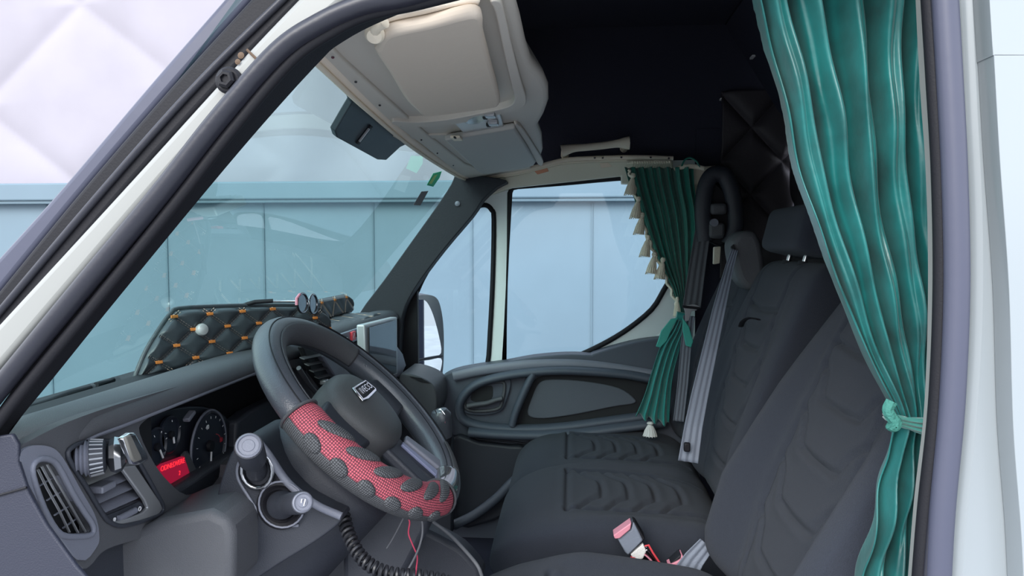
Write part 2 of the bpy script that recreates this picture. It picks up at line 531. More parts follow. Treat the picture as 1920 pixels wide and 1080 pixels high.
# rear partition, padded in black diamonds
def rearw(u, v):
    y = 0.06 + 1.74 * u; z = ZF + 1.74 * v
    a = (y + z * 0.9) / 0.24; b = (y - z * 0.9) / 0.24
    d = min(abs(a - round(a)), abs(b - round(b)))
    return (0.745 - 0.022 * (1 - math.exp(-(d / 0.10) ** 1.3)), y, z)
S(box('trim_28', (0.225, -0.004, 2.15), (1.15, 0.03, 0.46), M['paint'], bev=0.01))
S(box('trim_29', (0.20, 0.92, 2.40), (1.2, 1.90, 0.03), M['paint'], bev=0.01))
w = surf('wall_rear', rearw, 110, 110, mat('quilted_black', (0.055, 0.048, 0.055), 0.6, bump=0.4, bscale=120), thick=0.01)
S(w)
def sidew(u, v):
    x = 0.50 + 0.235 * u; z = 1.50 + 0.62 * v
    a = (x + z * 0.9) / 0.20; b = (x - z * 0.9) / 0.20
    d = min(abs(a - round(a)), abs(b - round(b)))
    return (x, 1.832 - 0.022 * (1 - math.exp(-(d / 0.10) ** 1.3)), z)
S(surf('trim_30', sidew, 60, 120, w.data.materials[0], thick=0.008))
# sloping roof side above the passenger door
S(box('wall_right', (0.215, 1.86, 2.12), (1.09, 0.03, 0.52), M['felt'], bev=0))
S(box('trim_27', (0.60, 1.86, 1.30), (0.36, 0.05, 1.40), M['felt'], bev=0))
S(box('wall_front', (-0.33, 1.0, 2.18), (0.03, 1.70, 0.36), M['felt'], bev=0))
S(box('wall_left', (0.12, 0.03, 2.15), (1.3, 0.03, 0.42), M['felt'], bev=0))
st = MB()
slp = [(0.70, 2.02), (0.50, 2.34), (0.72, 2.34)]
S(extr('trim_12', [Vector((a, 0.06, b)) for a, b in slp], (0, 1.76, 0), M['felt'], bev=0.01))
for (px, py) in ((1411, 107), (1352, 187)):
    p = hit(px, py, (0.695, 0, 2.02), (0.32, 0, 0.20)) if py < 150 else PY(px, py, 1.842)
    o = box('staple', p, (0.010, 0.035, 0.006), M['whitethread'], bev=0.0005)
    tag(o, 'silver staple in the dark roof lining, %s' % ('upper one near the teal curtain' if py < 150 else 'lower one over the quilted wall'), 'staple', 'staples in the roof lining')

# ------------------------------------------------------------------ near A-pillar (driver door aperture)
def strip(name, L, R, y0, y1, m, bev=0.006, parent=None, n=10, deep=False, deepL=False, **k):
    l = spl2(L, n); r = spl2(R, n)
    N = 60
    def rs(pl):
        P = [Vector((a, b, 0)) for a, b in pl]
        d = [0]
        for a, b in zip(P[:-1], P[1:]): d.append(d[-1] + (b - a).length)
        out = []
        for i in range(N + 1):
            t = d[-1] * i / N; j = 0
            while j < len(d) - 2 and d[j + 1] < t: j += 1
            q = (t - d[j]) / max(1e-9, d[j + 1] - d[j])
            out.append(P[j].lerp(P[j + 1], q))
        return out
    l = rs(l); r = rs(r)
    V = []
    for a, b in zip(l, r):
        pa = PY(a.x, a.y, y1) + Vector((0, y0 - y1, 0)) if deepL else PY(a.x, a.y, y0); pb = PY(b.x, b.y, y1) + Vector((0, y0 - y1, 0)) if deep else PY(b.x, b.y, y0)
        V += [pa, pb, pb + Vector((0, y1 - y0, 0)), pa + Vector((0, y1 - y0, 0))]
    Fc = []
    for i in range(N):
        for q in range(4):
            q2 = (q + 1) % 4
            Fc.append((i * 4 + q, i * 4 + q2, i * 4 + 4 + q2, i * 4 + 4 + q))
    Fc += [(3, 2, 1, 0), (N * 4, N * 4 + 1, N * 4 + 2, N * 4 + 3)]
    return mk(name, V, Fc, m, parent, bev=bev, bseg=3, **k)

S(strip('trim_1', [(455, -45), (285, 150), (108, 358), (-20, 500), (-120, 610)], [(510, -45), (335, 150), (155, 358), (-20, 570), (-120, 690)], 0.05, 0.12, M['seal_edge'], bev=0.012))
pil = S(strip('trim_2', [(508, -45), (330, 150), (150, 358), (-22, 568), (-122, 688)], [(610, -45), (420, 150), (232, 358), (-15, 650), (-115, 765)], 0.03, 0.10, M['black'], bev=0.005))
S(tube('trim_13', [PY(a, b, 0.028) for a, b in spl2([(575, -45), (378, 150), (192, 358), (-22, 610), (-90, 690)], 8)], 0.004, M['seal'], seg=8))
wp = S(strip('trim_3', [(598, -45), (455, 105), (225, 358), (-25, 630), (-125, 740)], [(700, -45), (560, 75), (470, 155), (285, 358), (-20, 712), (-120, 830)], 0.005, 0.065, M['paint_near_dimmed'], bev=0.012))
# rust joint and bolt on the white pillar
p = PY(421, 147, -0.012)
bo = root('pillar_bolt', p, 'black round bolt head on the white door pillar above the rust mark', 'bolt')
lathe('washer', [(0.0, 0), (0.0135, 0), (0.0135, 0.004), (0.011, 0.006), (0, 0.006)], p + Vector((0, .012, 0)), (0, -1, 0), M['black'], bo)
lathe('bolt_head', [(0.0, 0.005), (0.0095, 0.005), (0.0095, 0.011), (0.007, 0.013), (0.0045, 0.013), (0.004, 0.010), (0, 0.010)], p + Vector((0, .012, 0)), (0, -1, 0), M['black'], bo, seg=6)
rn = tube('rust_seam', LY([(463, 93), (478, 108), (487, 117)], 0.0035), 0.0014, M['rust'], wp, seg=6)
for (a, b, r) in ((452, 104, 0.0035), (424, 166, 0.004), (446, 116, 0.003), (428, 172, .0025)):
    lathe('rust_spot', [(0.0, 0), (r, 0.0003), (r * .6, 0.0008), (0, 0.001)], PY(a, b, 0.0048), (0, -1, 0), M['rust'], wp, seg=9)
# rubber door seal: runs up the pillar and over the aperture
sealL = [(840, -30), (760, -6), (680, 10), (600, 45), (520, 100), (410, 225), (300, 365), (150, 545), (10, 715), (-90, 840)]
seal = S(tube('trim_4', [PY(a, b, -0.008) for a, b in spl2(sealL, 8)], 0.0125, M['seal'], seg=14, flat=(1.0, 0.8)))
sealL2 = [(860, -12), (780, 8), (690, 28), (622, 60), (545, 115), (438, 240), (325, 385), (180, 565), (40, 735), (-60, 865)]
S(tube('trim_14', [PY(a, b, -0.003) for a, b in spl2(sealL2, 8)], 0.006, M['black'], seg=10))
S(strip('trim_5', [(900, -60), (700, 15), (600, 70), (525, 130), (420, 250), (306, 385), (148, 575), (2, 760), (-80, 900)],
        [(900, -10), (745, 20), (650, 70), (603, 112), (500, 225), (375, 372), (200, 585), (95, 715), (22, 802)], 0.0, 0.04, M['black'], bev=0.006, deep=True))

# ------------------------------------------------------------------ near B-pillar (right side of the photo)
def vstrip(name, L, R, y0, y1, m, bev, **k): return S(strip(name, L, R, y0, y1, m, bev, **k))
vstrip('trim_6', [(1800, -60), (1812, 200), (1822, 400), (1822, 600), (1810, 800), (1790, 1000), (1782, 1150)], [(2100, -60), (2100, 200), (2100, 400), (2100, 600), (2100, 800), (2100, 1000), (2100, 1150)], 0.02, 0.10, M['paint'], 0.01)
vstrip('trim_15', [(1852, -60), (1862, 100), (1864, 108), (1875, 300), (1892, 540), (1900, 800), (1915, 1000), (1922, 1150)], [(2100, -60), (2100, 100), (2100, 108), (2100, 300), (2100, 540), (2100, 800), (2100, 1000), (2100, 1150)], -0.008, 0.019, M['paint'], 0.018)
bs = [(1769, -60), (1781, 150), (1790, 330), (1794, 540), (1785, 760), (1767, 960), (1757, 1150)]
S(tube('trim_7', [PY(a, b, -0.005) for a, b in spl2(bs, 8)], 0.0112, M['seal_edge'], seg=14, flat=(0.9, 1.0)))
bs2 = [(1740, -60), (1753, 150), (1763, 330), (1766, 540), (1757, 760), (1736, 960), (1721, 1150)]
S(tube('trim_16', [PY(a, b, 0.006) for a, b in spl2(bs2, 8)], 0.0078, M['black'], seg=12))
bs4 = [(1748, -60), (1762, 150), (1772, 330), (1777, 540), (1769, 760), (1748, 960), (1732, 1150)]
S(tube('trim_17', [PY(a, b, -0.002) for a, b in spl2(bs4, 8)], 0.0035, M['seal'], seg=8))
vstrip('trim_8', [(1714, -60), (1724, 150), (1736, 330), (1740, 540), (1733, 760), (1712, 960), (1698, 1150)], [(1745, -60), (1758, 150), (1766, 330), (1770, 540), (1762, 760), (1740, 960), (1725, 1150)], 0.02, 0.05, M['paint_near_dimmed'], 0.006, deepL=True)
# interior B-pillar trim behind the curtain
S(box('trim_18', (0.50, 0.10, 1.45), (0.10, 0.10, 1.7), M['black'], bev=0.02))
S(box('trim_19', (0.62, 0.03, 1.45), (0.32, 0.04, 1.75), M['paint'], bev=0.005))

# ------------------------------------------------------------------ windscreen
def wsx(z): return -0.345 + (z - 1.83) * 0.80
wsP = []
g = S(surf('window_1', lambda u, v: (wsx(1.32 + 0.58 * v) - 0.03 - 0.06 * math.sin(math.pi * u), 0.045 + 1.78 * u, 1.32 + 0.58 * v), 24, 6, M['ws'], thick=0.0))
# black printed sensor patch around the mirror base with its bracket
wn = Vector((1, 0, -0.80)).normalized()
w0 = Vector((wsx(1.83) - 0.03, 0, 1.83))
sp = [(583, 95), (600, 112), (645, 165), (650, 183), (634, 210), (618, 238), (622, 250), (700, 293), (716, 294), (742, 270), (760, 262), (830, 310), (870, 335), (880, 322), (780, 250), (640, 115), (600, 85)]
pd = extr('sensor_cover', [hit(a, b, w0, wn) for a, b in sp], wn * 0.012, M['pad'], bev=0.002)
tag(pd, 'dark sensor cover hanging down the windscreen below the header', 'sensor cover')
c = hit(683, 253, w0 + wn * 0.014, wn)
uu = (hit(690, 243, w0 + wn * 0.014, wn) - hit(674, 264, w0 + wn * 0.014, wn)).normalized()
vv = wn.cross(uu)
box('sensor_slot', c, (0.042, 0.014, 0.004), M['black'], pd, ax=(uu, vv, wn), bev=0.001)
box('sensor_clip', c + vv * 0.006 + wn * .002, (0.030, 0.003, 0.004), M['silver'], pd, ax=(uu, vv, wn), bev=0.0005)
# stickers on the glass
def sticker(pts, m, dz):
    return extr('windscreen_sticker', [hit(a, b, w0 + wn * dz, wn) for a, b in pts], wn * 0.0006, m)
s1 = sticker([(800, 347), (812, 325), (828, 321), (824, 333), (812, 350)], M['stgreen'], 0.004)
tag(s1, 'green sticker with lime centre on the windscreen near the far pillar', 'sticker')
extr('sticker_centre', [hit(a, b, w0 + wn * 0.0052, wn) for a, b in [(804, 344), (814, 329), (820, 327), (809, 345)]], wn * 0.0006, M['stlime'], s1)
s2 = sticker([(775, 384), (790, 359), (803, 358), (788, 385)], M['stgrey'], 0.004)
tag(s2, 'brown grey sticker on the windscreen below the green one', 'sticker')
# header edge strip at windscreen top, beige with screws
conz = lambda x: 1.835 + 0.16 * (x + 0.33)
cn0 = Vector((-0.33, 0, 1.835)); cnn = Vector((-0.16, 0, 1)).normalized()
def PC(px, py, d=0.0): return hit(px, py, cn0 - cnn * d, cnn)
hp = [(540, 45), (607, 108), (690, 190), (770, 262), (830, 305), (868, 328), (890, 331), (960, 323), (1010, 312), (1060, 300), (1130, 296), (1200, 295), (1262, 297)]
hz = [PC(a, b, 0.0) for a, b in hp[:6]]
far = [PY(a, b, 1.74) for a, b in hp[6:]]
rr = root('header_rail', PY(1000, 330, 1.74), 'long beige edging rail along windscreen top and over passenger door', 'rail')
tube('rail', spl(hz + far, 8), 0.0085, M['cord'], rr, seg=10, flat=(1.2, 0.9))
tube('rail_lip', [p + Vector((-0.006, 0, -0.010)) for p in spl(hz + far, 8)], 0.004, M['beige'], rr, seg=8)
for (a, b) in [(624, 107), (667, 153), (712, 197), (752, 235), (790, 262), (820, 287), (850, 310)]:
    q = PC(a, b, 0.010)
    lathe('screw', [(0, 0), (0.0022, 0), (0.002, 0.001), (0, 0.001)], q, (0.2, -.6, -1), M['chromed'], rr, seg=10)
for (a, b) in [(1115, 296), (1130, 296), (1165, 295), (1220, 295), (1254, 297)]:
    q = PY(a, b, 1.73)
    lathe('screw', [(0, 0), (0.0035, 0), (0.003, 0.002), (0, 0.002)], q, (0, -1, 0), M['chromed'], rr, seg=10)
# beige trim panel between the rail and the passenger window
S(extr('trim_20', LY([(880, 336), (960, 330), (1060, 306), (1130, 302), (1262, 302), (1262, 345), (1165, 345), (1165, 330), (960, 352), (900, 372), (870, 350)], 1.765), (0, 0.03, 0), mat('beige_header', (0.85, 0.83, 0.70), 0.5), bev=0.004))
for (pts, mm) in (([(1002, 321), (1026, 315), (1029, 321), (1008, 327)], M['pinkrefl']), ([(1124, 306), (1140, 304), (1148, 312), (1128, 315)], M['cord'])):
    q = extr('clip', LY(pts, 1.762), (0, 0.006, 0), mm, bev=0.001)
    tag(q, ('orange clip' if mm is M['pinkrefl'] else 'pale beige clip') + ' on the beige header trim above the passenger window', 'clip')
# white twin hook under the corner
hk = root('coat_hook', PY(878, 340, 1.73), 'white double hook under the beige rail at the windscreen corner', 'hook')
for dx in (-4.5, 4.5):
    tube('hook', [PY(878 + dx + a, b, 1.72) for a, b in spl2([(0, 330), (-2, 338), (-1, 345), (2, 348), (4, 344), (2, 339)], 4)], 0.0032, M['white'], hk, seg=8)

# ------------------------------------------------------------------ overhead console
co = root('overhead_console', PC(800, 200), 'large grey moulded overhead console above the windscreen', 'console')
outl = [(505, 46), (560, 60), (612, 108), (700, 187), (790, 264), (855, 318), (885, 328), (940, 322), (1000, 311), (1016, 300), (1022, 282), (1021, 255), (1014, 234), (1026, 214), (1035, 190), (1035, 165), (1027, 145), (1004, 118), (994, 85), (985, 40), (976, 5), (968, -20), (950, -26), (700, 12)]
extr('shell', [PC(a, b, 0) for a, b in outl], Vector((-0.06, 0, 0.10)), M['console'], co, bev=0.022, bseg=5)
LIP = 1
def plate(name, pts, d0, d1, m, par=co, bev=0.004, holes=()):
    return extr(name, [PC(a, b, d0) for a, b in pts], -cnn * (d1 - d0), m, par, bev=bev, bseg=3, holes=[[PC(a, b, d0) for a, b in h] for h in holes])
plate('front_lip', [(545, 47), (604, 104), (690, 186), (790, 262), (860, 320), (885, 330), (1000, 314), (985, 300), (900, 312), (870, 300), (800, 243), (715, 165), (640, 95), (590, 42)], -0.006, 0.006, M['console'], bev=0.003)
# raised rib around the visor bays
plate('visor_bay_rib', spl2([(915, -22), (925, 0), (942, 80), (958, 150), (962, 172), (950, 186), (900, 198), (830, 211), (775, 215), (735, 212), (740, 221), (790, 224), (850, 219), (920, 204), (972, 190), (985, 172), (976, 140), (958, 70), (942, 0), (934, -22)], 3, True), -0.003, 0.012, M['console'], bev=0.005)
plate('visor_bay_rib', [(735, 250), (860, 246), (870, 252), (745, 256)], -0.003, 0.004, M['console'], bev=0.002)
plate('visor_bay_rib', spl2([(962, 228), (975, 228), (1003, 270), (1018, 298), (1008, 303), (985, 262)], 3, True), -0.003, 0.008, M['console'], bev=0.003)
v1 = root('sun_visor', PC(800, 100), 'large beige vinyl sun visor folded up on the driver side of the console', 'sun visor')
plate('visor_panel', spl2([(722, 42), (800, 24), (892, 3), (903, 40), (918, 100), (934, 160), (934, 180), (915, 187), (850, 196), (795, 201), (778, 190), (755, 165), (728, 118), (702, 78), (704, 68)], 4, True), 0.014, 0.030, M['visor'], v1, bev=0.006)
tube('pivot_rod', [PC(a, b, 0.022) for a, b in [(700, 68), (706, 50), (722, 42)]], 0.006, M['beige'], v1, seg=10)
lathe('pivot_cap', [(0, -.004), (0.009, -.003), (0.011, 0.003), (0.008, 0.009), (0, 0.011)], PC(703, 62, 0.022), (0.1, -0.7, -0.6), M['beige'], v1)
tube('visor_pin', [PC(a, b, 0.026) for a, b in [(778, 193), (795, 195)]], 0.0035, M['beige'], v1, seg=8)
v1b = plate('visor_flap', [(722, 40), (700, 30), (760, 6), (880, -14), (900, -14), (893, 1), (800, 22)], 0.004, 0.014, M['cord'], v1, bev=0.004)
v2 = root('sun_visor', PC(920, 270), 'smaller grey sun visor folded up on the passenger side of the console', 'sun visor')
plate('visor_panel', [(832, 252), (850, 248), (964, 229), (985, 262), (1004, 296), (1000, 302), (985, 307), (905, 319), (895, 314)], 0.002, 0.016, mat('visor_vinyl_grey', (0.50, 0.49, 0.46), 0.7, bump=0.3, bscale=60), v2, bev=0.005)
box('visor_clip', PC(856, 259, 0.018), (0.02, 0.045, 0.006), M['beige'], v2, bev=0.002)
box('visor_slot', PC(853, 258, 0.0215), (0.004, 0.016, 0.003), M['void'], v2, bev=0.0005)
lp = root('reading_lamp', PC(893, 220), 'grey map reading lamp with two switches between the sun visors', 'lamp')
plate('lamp_base', spl2([(848, 214), (928, 198), (935, 202), (943, 228), (938, 233), (873, 243), (866, 240), (846, 218)], 2, True), -0.002, 0.008, mat('lamp_plastic', (0.50, 0.50, 0.49), 0.35), lp, bev=0.003)
la = PC(893, 222, 0.009); 
eu = (PC(910, 219, 0.009) - PC(875, 225, 0.009)) / 2; ev = (PC(897, 213, 0.009) - PC(889, 232, 0.009)) / 2
mring = MB()
ringp = [la + eu * 1.1 * math.cos(2 * math.pi * i / 24) + ev * 0.85 * math.sin(2 * math.pi * i / 24) for i in range(24)]
tube('lamp_ring', ringp, 0.003, M['silver'], lp, seg=8, closed=True)
extr('lamp_lens', [la + (p - la) * 0.9 for p in ringp], -cnn * 0.003, mat('lamp_lens', (0.22, 0.24, 0.25), 0.15), lp)
for (a, b) in ((919, 215), (925, 230)):
    q = PC(a, b, 0.012)
    box('lamp_switch', q, (0.020, 0.028, 0.010), M['silver'], lp, bev=0.002)
    box('lamp_switch', q + Vector((-0.012, 0.02, 0)), (0.008, 0.018, 0.009), M['void'], lp, bev=0.001)
# grab handle on the roof lining above the door
gp = spl([PY(a, b, 1.70) for a, b in [(1053, 283), (1075, 278), (1100, 276), (1130, 273), (1160, 269), (1180, 268)]], 8)
gh = root('grab_handle', PY(1115, 280, 1.70), 'pale beige grab handle on the dark roof lining above passenger door', 'grab handle')
def hr(t):
    return 0.0145 + 0.009 * (math.exp(-((t) / 0.16) ** 2) + math.exp(-((1 - t) / 0.16) ** 2) * 1.3) 
tube('handle_bar', gp, hr, M['beige'], gh, seg=14, flat=(1.0, 0.8), bev=0)
for q in (gp[2], gp[-3]):
    lathe('mount', [(0, 0), (0.011, 0), (0.014, 0.13), (0, 0.13)], q, (0, 1, 0.0), M['beige'], gh, seg=12)

# ------------------------------------------------------------------ passenger door
YD = 1.80
door = root('door_1', (0, YD, ZF), kind='structure')
qw = spl2([(779, 560), (783, 545), (800, 510), (840, 450), (880, 402), (897, 387), (912, 385), (922, 394), (926, 412), (924, 520), (919, 620), (914, 682), (900, 690), (860, 698), (826, 712), (795, 715), (782, 706), (779, 660)], 3, True)
mw = [(956, 362), (960, 353), (970, 350)] + spl2([(970, 350), (1060, 343), (1150, 335), (1240, 330), (1275, 332)], 3) + spl2([(1282, 345), (1283, 440), (1262, 510), (1244, 545), (1222, 580), (1180, 615), (1140, 640), (1100, 660), (1080, 668)], 3) + [(1000, 680), (945, 690)]
fo = [(735, 640), (760, 560), (800, 480), (860, 400), (900, 345), (940, 320), (1060, 310), (1200, 302), (1300, 300), (1303, 300), (1303, 760), (735, 800)]
extr('door_frame', LY(fo, YD), (0, 0.04, 0), M['paint_in_lifted'], door, holes=[LY(qw, YD), LY(mw, YD)], bev=0.004)
tube('window_rubber', LY(qw, YD - 0.002), 0.0085, M['black'], door, seg=8, closed=True)
tube('window_rubber', LY(mw, YD - 0.002), 0.009, M['black'], door, seg=8, closed=True)
extr('quarter_pane', LY(qw, YD + 0.02), (0, 0.001, 0), M['gl'], door)
extr('window_pane', LY(mw, YD + 0.02), (0, 0.001, 0), M['gl'], door)
# body crease behind the window
tube('frame_crease', LY(spl2([(1282, 560), (1262, 605), (1230, 632), (1180, 648)], 5), YD - 0.001), 0.004, M['paint_in_lifted'], door, seg=8)
YP = 1.72
dp = spl2([(812, 1100), (816, 900), (814, 790), (814, 735), (822, 712), (850, 696), (900, 686), (945, 680), (1000, 670), (1060, 665), (1110, 666)], 4) + spl2([(1112, 664), (1150, 652), (1200, 640), (1250, 634), (1290, 633)], 3) + [(1330, 1100)]
panel = extr('door_panel', LY(dp, YP), (0, 0.08, 0), M['doorp'], door, bev=0.02, bseg=4)
# upper shelf highlight ridge
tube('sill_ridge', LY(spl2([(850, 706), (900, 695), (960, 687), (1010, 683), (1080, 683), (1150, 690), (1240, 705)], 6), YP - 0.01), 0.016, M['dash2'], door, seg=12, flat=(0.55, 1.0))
extr('demister_slot', LY([(958, 684), (980, 677), (1010, 674), (1022, 677), (990, 682)], YP - 0.004), (0, 0.006, 0), M['void'], door)
# sweeping armrest loop
arm = spl2([(1245, 716), (1180, 703), (1100, 696), (1030, 695), (950, 704), (895, 720), (868, 745), (862, 770), (875, 790), (920, 801), (990, 804), (1060, 800), (1150, 788), (1245, 775)], 8)
V, Fc = tubeg(LY(arm, YP - 0.02), 0.020, 12, False, (0.75, 1.3), (0, 1, 0))
mk('armrest_frame', V, Fc, M['doorp'], door, smooth=60)
arm2 = spl2([(880, 808), (930, 812), (1000, 814), (1080, 811), (1160, 801), (1245, 790)], 6)
V, Fc = tubeg(LY(arm2, YP - 0.03), 0.020, 12, False, (0.9, 1.9), (0, 1, 0))
mk('pocket_lip', V, Fc, M['doorp'], door, smooth=60)
extr('recess_back', LY(spl2([(960, 790), (985, 740), (1010, 707), (1080, 700), (1180, 712), (1240, 725), (1240, 768), (1120, 788), (1000, 798)], 3, True), YP - 0.004), (0, 0.006, 0), M['void'], door)
extr('fabric_insert', LY(spl2([(990, 778), (998, 745), (1012, 718), (1040, 712), (1100, 716), (1160, 728), (1190, 748), (1188, 757), (1150, 763), (1080, 777), (1020, 785)], 4, True), YP - 0.012), (0, 0.014, 0), M['doorf'], door, bev=0.005, bseg=3)
tube('pull_pillar', LY(spl2([(1000, 700), (985, 730), (968, 770), (960, 798)], 5), YP - 0.03), 0.013, M['doorp'], door, seg=10, flat=(1.0, 1.4), nrm=(0, 1, 0))
extr('trim_bezel', LY(spl2([(868, 772), (866, 745), (880, 724), (905, 713), (945, 708), (958, 716), (952, 745), (938, 772), (900, 779)], 5, True), YP - 0.012), (0, 0.014, 0), M['doorp'], door, bev=0.004, bseg=3)
dh = root('door_handle', PY(910, 750, YP)); dh.parent = door; dh.location = PY(910, 750, YP) - OFF[door]
# handle parts hang directly from the door
bpy.data.objects.remove(dh)
tube('handle_ring', LY(spl2([(874, 766), (874, 745), (888, 728), (915, 719), (940, 716), (946, 724), (942, 750), (934, 766), (900, 771)], 5, True), YP - 0.016), 0.0055, M['dash'], door, seg=8, closed=True)
extr('handle_recess', LY(spl2([(883, 750), (886, 735), (900, 727), (920, 723), (924, 730), (921, 748), (900, 754)], 3, True), YP - 0.014), (0, 0.003, 0), M['void'], door)
tube('handle_lever', LY(spl2([(876, 762), (890, 759), (912, 756), (930, 750), (942, 747)], 6), YP - 0.030), lambda t: 0.0115 - 0.002 * t, M['dash'], door, seg=12, flat=(1.0, 0.8))
tube('lower_crease', LY(spl2([(835, 815), (880, 822), (940, 826), (985, 832)], 5), YP - 0.001), 0.004, M['dashdark'], door, seg=8)
extr('lower_pocket', LY(spl2([(845, 826), (900, 830), (955, 836), (985, 842), (985, 900), (960, 960), (845, 985)], 3, True), YP - 0.03), (0, 0.035, 0), M['dashdark'], door, bev=0.01, bseg=3)
tube('pocket_rim', LY(spl2([(850, 985), (890, 965), (930, 935), (960, 905), (985, 885)], 5), YP - 0.06), 0.016, M['doorp'], door, seg=10)
# corner triangle trim at the mirror
S(extr('trim_21', LY([(738, 640), (752, 590), (782, 545), (784, 700), (800, 720), (735, 730)], 1.76), (0, 0.03, 0), M['black'], bev=0.004))

# far A-pillar, black
ap = spl([PY(a, b, 1.74) for a, b in [(905, 322), (865, 355), (820, 420), (770, 490), (722, 560), (690, 610), (668, 640)]], 6)
S(extr('trim_22', LY(spl2([(858, 322), (846, 345), (820, 385), (770, 455), (720, 525), (672, 590), (655, 640), (740, 690), (752, 600), (775, 545), (830, 470), (885, 405), (905, 375), (930, 352), (950, 338), (890, 328)], 3, True), 1.70), (0, 0.07, 0), mat('pillar_cloth', (0.022, 0.024, 0.032), 0.75, bump=0.5, bscale=200), bev=0.015, bseg=4))
S(tube('trim_23', [PY(a, b, 1.715) for a, b in spl2([(905, 372), (885, 398), (830, 462), (782, 530), (755, 582), (728, 640)], 6)], 0.0035, M['beige'], seg=8))
bt = lathe('pillar_button', [(0, 0), (0.009, 0), (0.0085, 0.004), (0.005, 0.006), (0, 0.0065)], PY(858, 382, 1.70), (0, -1, 0), M['dash2'], seg=18)
tag(bt, 'small round grey button on the black far windscreen pillar', 'button')

# wing mirror outside
wm = root('wing_mirror', PY(805, 640, 1.98), 'black wing mirror with two panes outside the passenger quarter window', 'wing mirror')
hs = spl2([(772, 575), (774, 560), (790, 553), (815, 556), (826, 575), (832, 620), (831, 690), (822, 712), (790, 716), (774, 712)], 4, True)
extr('housing', LY(hs, 1.98), (-0.05, 0.10, 0), M['dash'], wm, bev=0.02, bseg=4)
mnn = Vector((0.30, -1, 0.03)).normalized()
def PM(a, b): return hit(a, b, PY(800, 640, 1.915), (0.6, -0.5, 0.0))
extr('mirror_pane', [PM(a, b) for a, b in spl2([(781, 660), (780, 570), (788, 562), (800, 566), (812, 590), (823, 630), (827, 662), (810, 668), (783, 672)], 3, True)], (0, 0.004, 0), M['mirror'], wm)
extr('mirror_pane', [PM(a, b) for a, b in spl2([(784, 680), (805, 675), (827, 672), (827, 690), (820, 703), (800, 706), (786, 703)], 3, True)], (0, 0.004, 0), M['mirror'], wm)
tube('mirror_divider', [PM(a, b) + Vector((0, -.003, 0)) for a, b in [(780, 676), (805, 671), (829, 667)]], 0.004, M['black'], wm, seg=8)

box('mirror_arm', PY(800, 712, 1.95), (0.05, 0.30, 0.03), M['dash'], wm, bev=0.01)
# ------------------------------------------------------------------ wiper outside the windscreen
wi = root('windscreen_wiper', PX(150, 750, -0.80), 'black windscreen wiper lying at the foot of the glass', 'wiper')
tube('wiper_arm', [PX(a, b, -0.80) for a, b in spl2([(40, 768), (90, 752), (130, 737), (165, 728), (190, 722)], 5)], 0.0045, M['black'], wi, seg=8)
tube('wiper_blade', [PX(a, b, -0.79) for a, b in spl2([(30, 780), (120, 755), (180, 738), (232, 720)], 5)], 0.006, M['black'], wi, seg=8, flat=(1, .7))
box('wiper_clip', PX(192, 724, -0.795), (0.012, 0.05, 0.018), M['dashdark'], wi, bev=0.003)
tube('wiper_joint', [PX(a, b, -0.79) for a, b in [(180, 722), (205, 716), (212, 712)]], 0.005, M['black'], wi, seg=8)
# scuttle panel outside, pale
S(box('trim_24', (-0.885, 0.95, 1.31), (0.16, 1.78, 0.04), M['black'], bev=0.01))

# ------------------------------------------------------------------ dashboard
XD = -0.58
da = root('dashboard', (-0.66, 0.9, 0.9), 'dark grey moulded dashboard running from door to door under the windscreen', 'dashboard')
# top pad: profile in XZ lofted along Y
def loftY(name, prof, ys, m, par, bev=0, shift=None, smooth=50):
    V = []; n = len(prof)
    for y in ys:
        dx, dz = shift(y) if shift else (0, 0)
        V += [(x + dx, y, z + dz) for x, z in prof]
    Fc = [(i * n + k, i * n + (k + 1) % n, (i + 1) * n + (k + 1) % n, (i + 1) * n + k) for i in range(len(ys) - 1) for k in range(n)]
    Fc += [tuple(range(n)), tuple((len(ys) - 1) * n + k for k in range(n))]
    return mk(name, V, Fc, m, par, bev=bev, smooth=smooth)
pr = spl2([(-0.80, 1.342), (-0.72, 1.374), (-0.66, 1.397), (-0.61, 1.402), (-0.585, 1.398), (-0.572, 1.386), (-0.572, 1.374), (-0.585, 1.366), (-0.62, 1.36), (-0.72, 1.335), (-0.80, 1.325)], 3, True)
ys = [0.058, 0.062, 0.07] + [0.08 + i * 0.05 for i in range(34)]
def sh(y):
    e = max(0.0, 0.14 - y)
    return (-e * 0.25, -(e / 0.08) ** 2.0 * 0.016 - 0.015 * max(0, (y - 1.1)))
loftY('top_pad', pr, ys, M['dash'], da, shift=sh)
tube('pad_seam', [Vector((-0.5725 + sh(y)[0], y, 1.372 + sh(y)[1])) for y in ys[3:15]], 0.0025, M['dash2'], da, seg=6)
# driver side pod face with holes
def rr2(pts, n=4): return spl2(pts, n, True)
vent = rr2([(66, 880), (76, 868), (92, 868), (106, 880), (130, 925), (152, 960), (168, 985), (166, 998), (148, 1001), (118, 998), (96, 968), (76, 920)], 3)
mv = rr2([(128, 858), (136, 838), (165, 828), (212, 828), (242, 838), (268, 880), (296, 930), (306, 950), (300, 964), (270, 976), (230, 986), (205, 978), (190, 960), (160, 910)], 3)
clh = rr2([(262, 812), (270, 790), (310, 765), (370, 738), (430, 716), (500, 700), (560, 690), (600, 720), (600, 800), (560, 830), (440, 860), (425, 895), (400, 920), (350, 928), (318, 905), (290, 870)], 3)
pod = rr2([(34, 850), (40, 836), (60, 824), (130, 790), (240, 752), (400, 706), (520, 680), (640, 668), (660, 760), (620, 860), (500, 900), (440, 945), (380, 975), (280, 1005), (200, 1030), (170, 1060), (150, 1060), (95, 990), (55, 930)], 4)
extr('driver_pod', LX(pod, XD), (-0.014, 0, 0), M['dash'], da, holes=[LX(vent, XD), LX(mv, XD), LX(clh, XD)], bev=0.006, bseg=3)
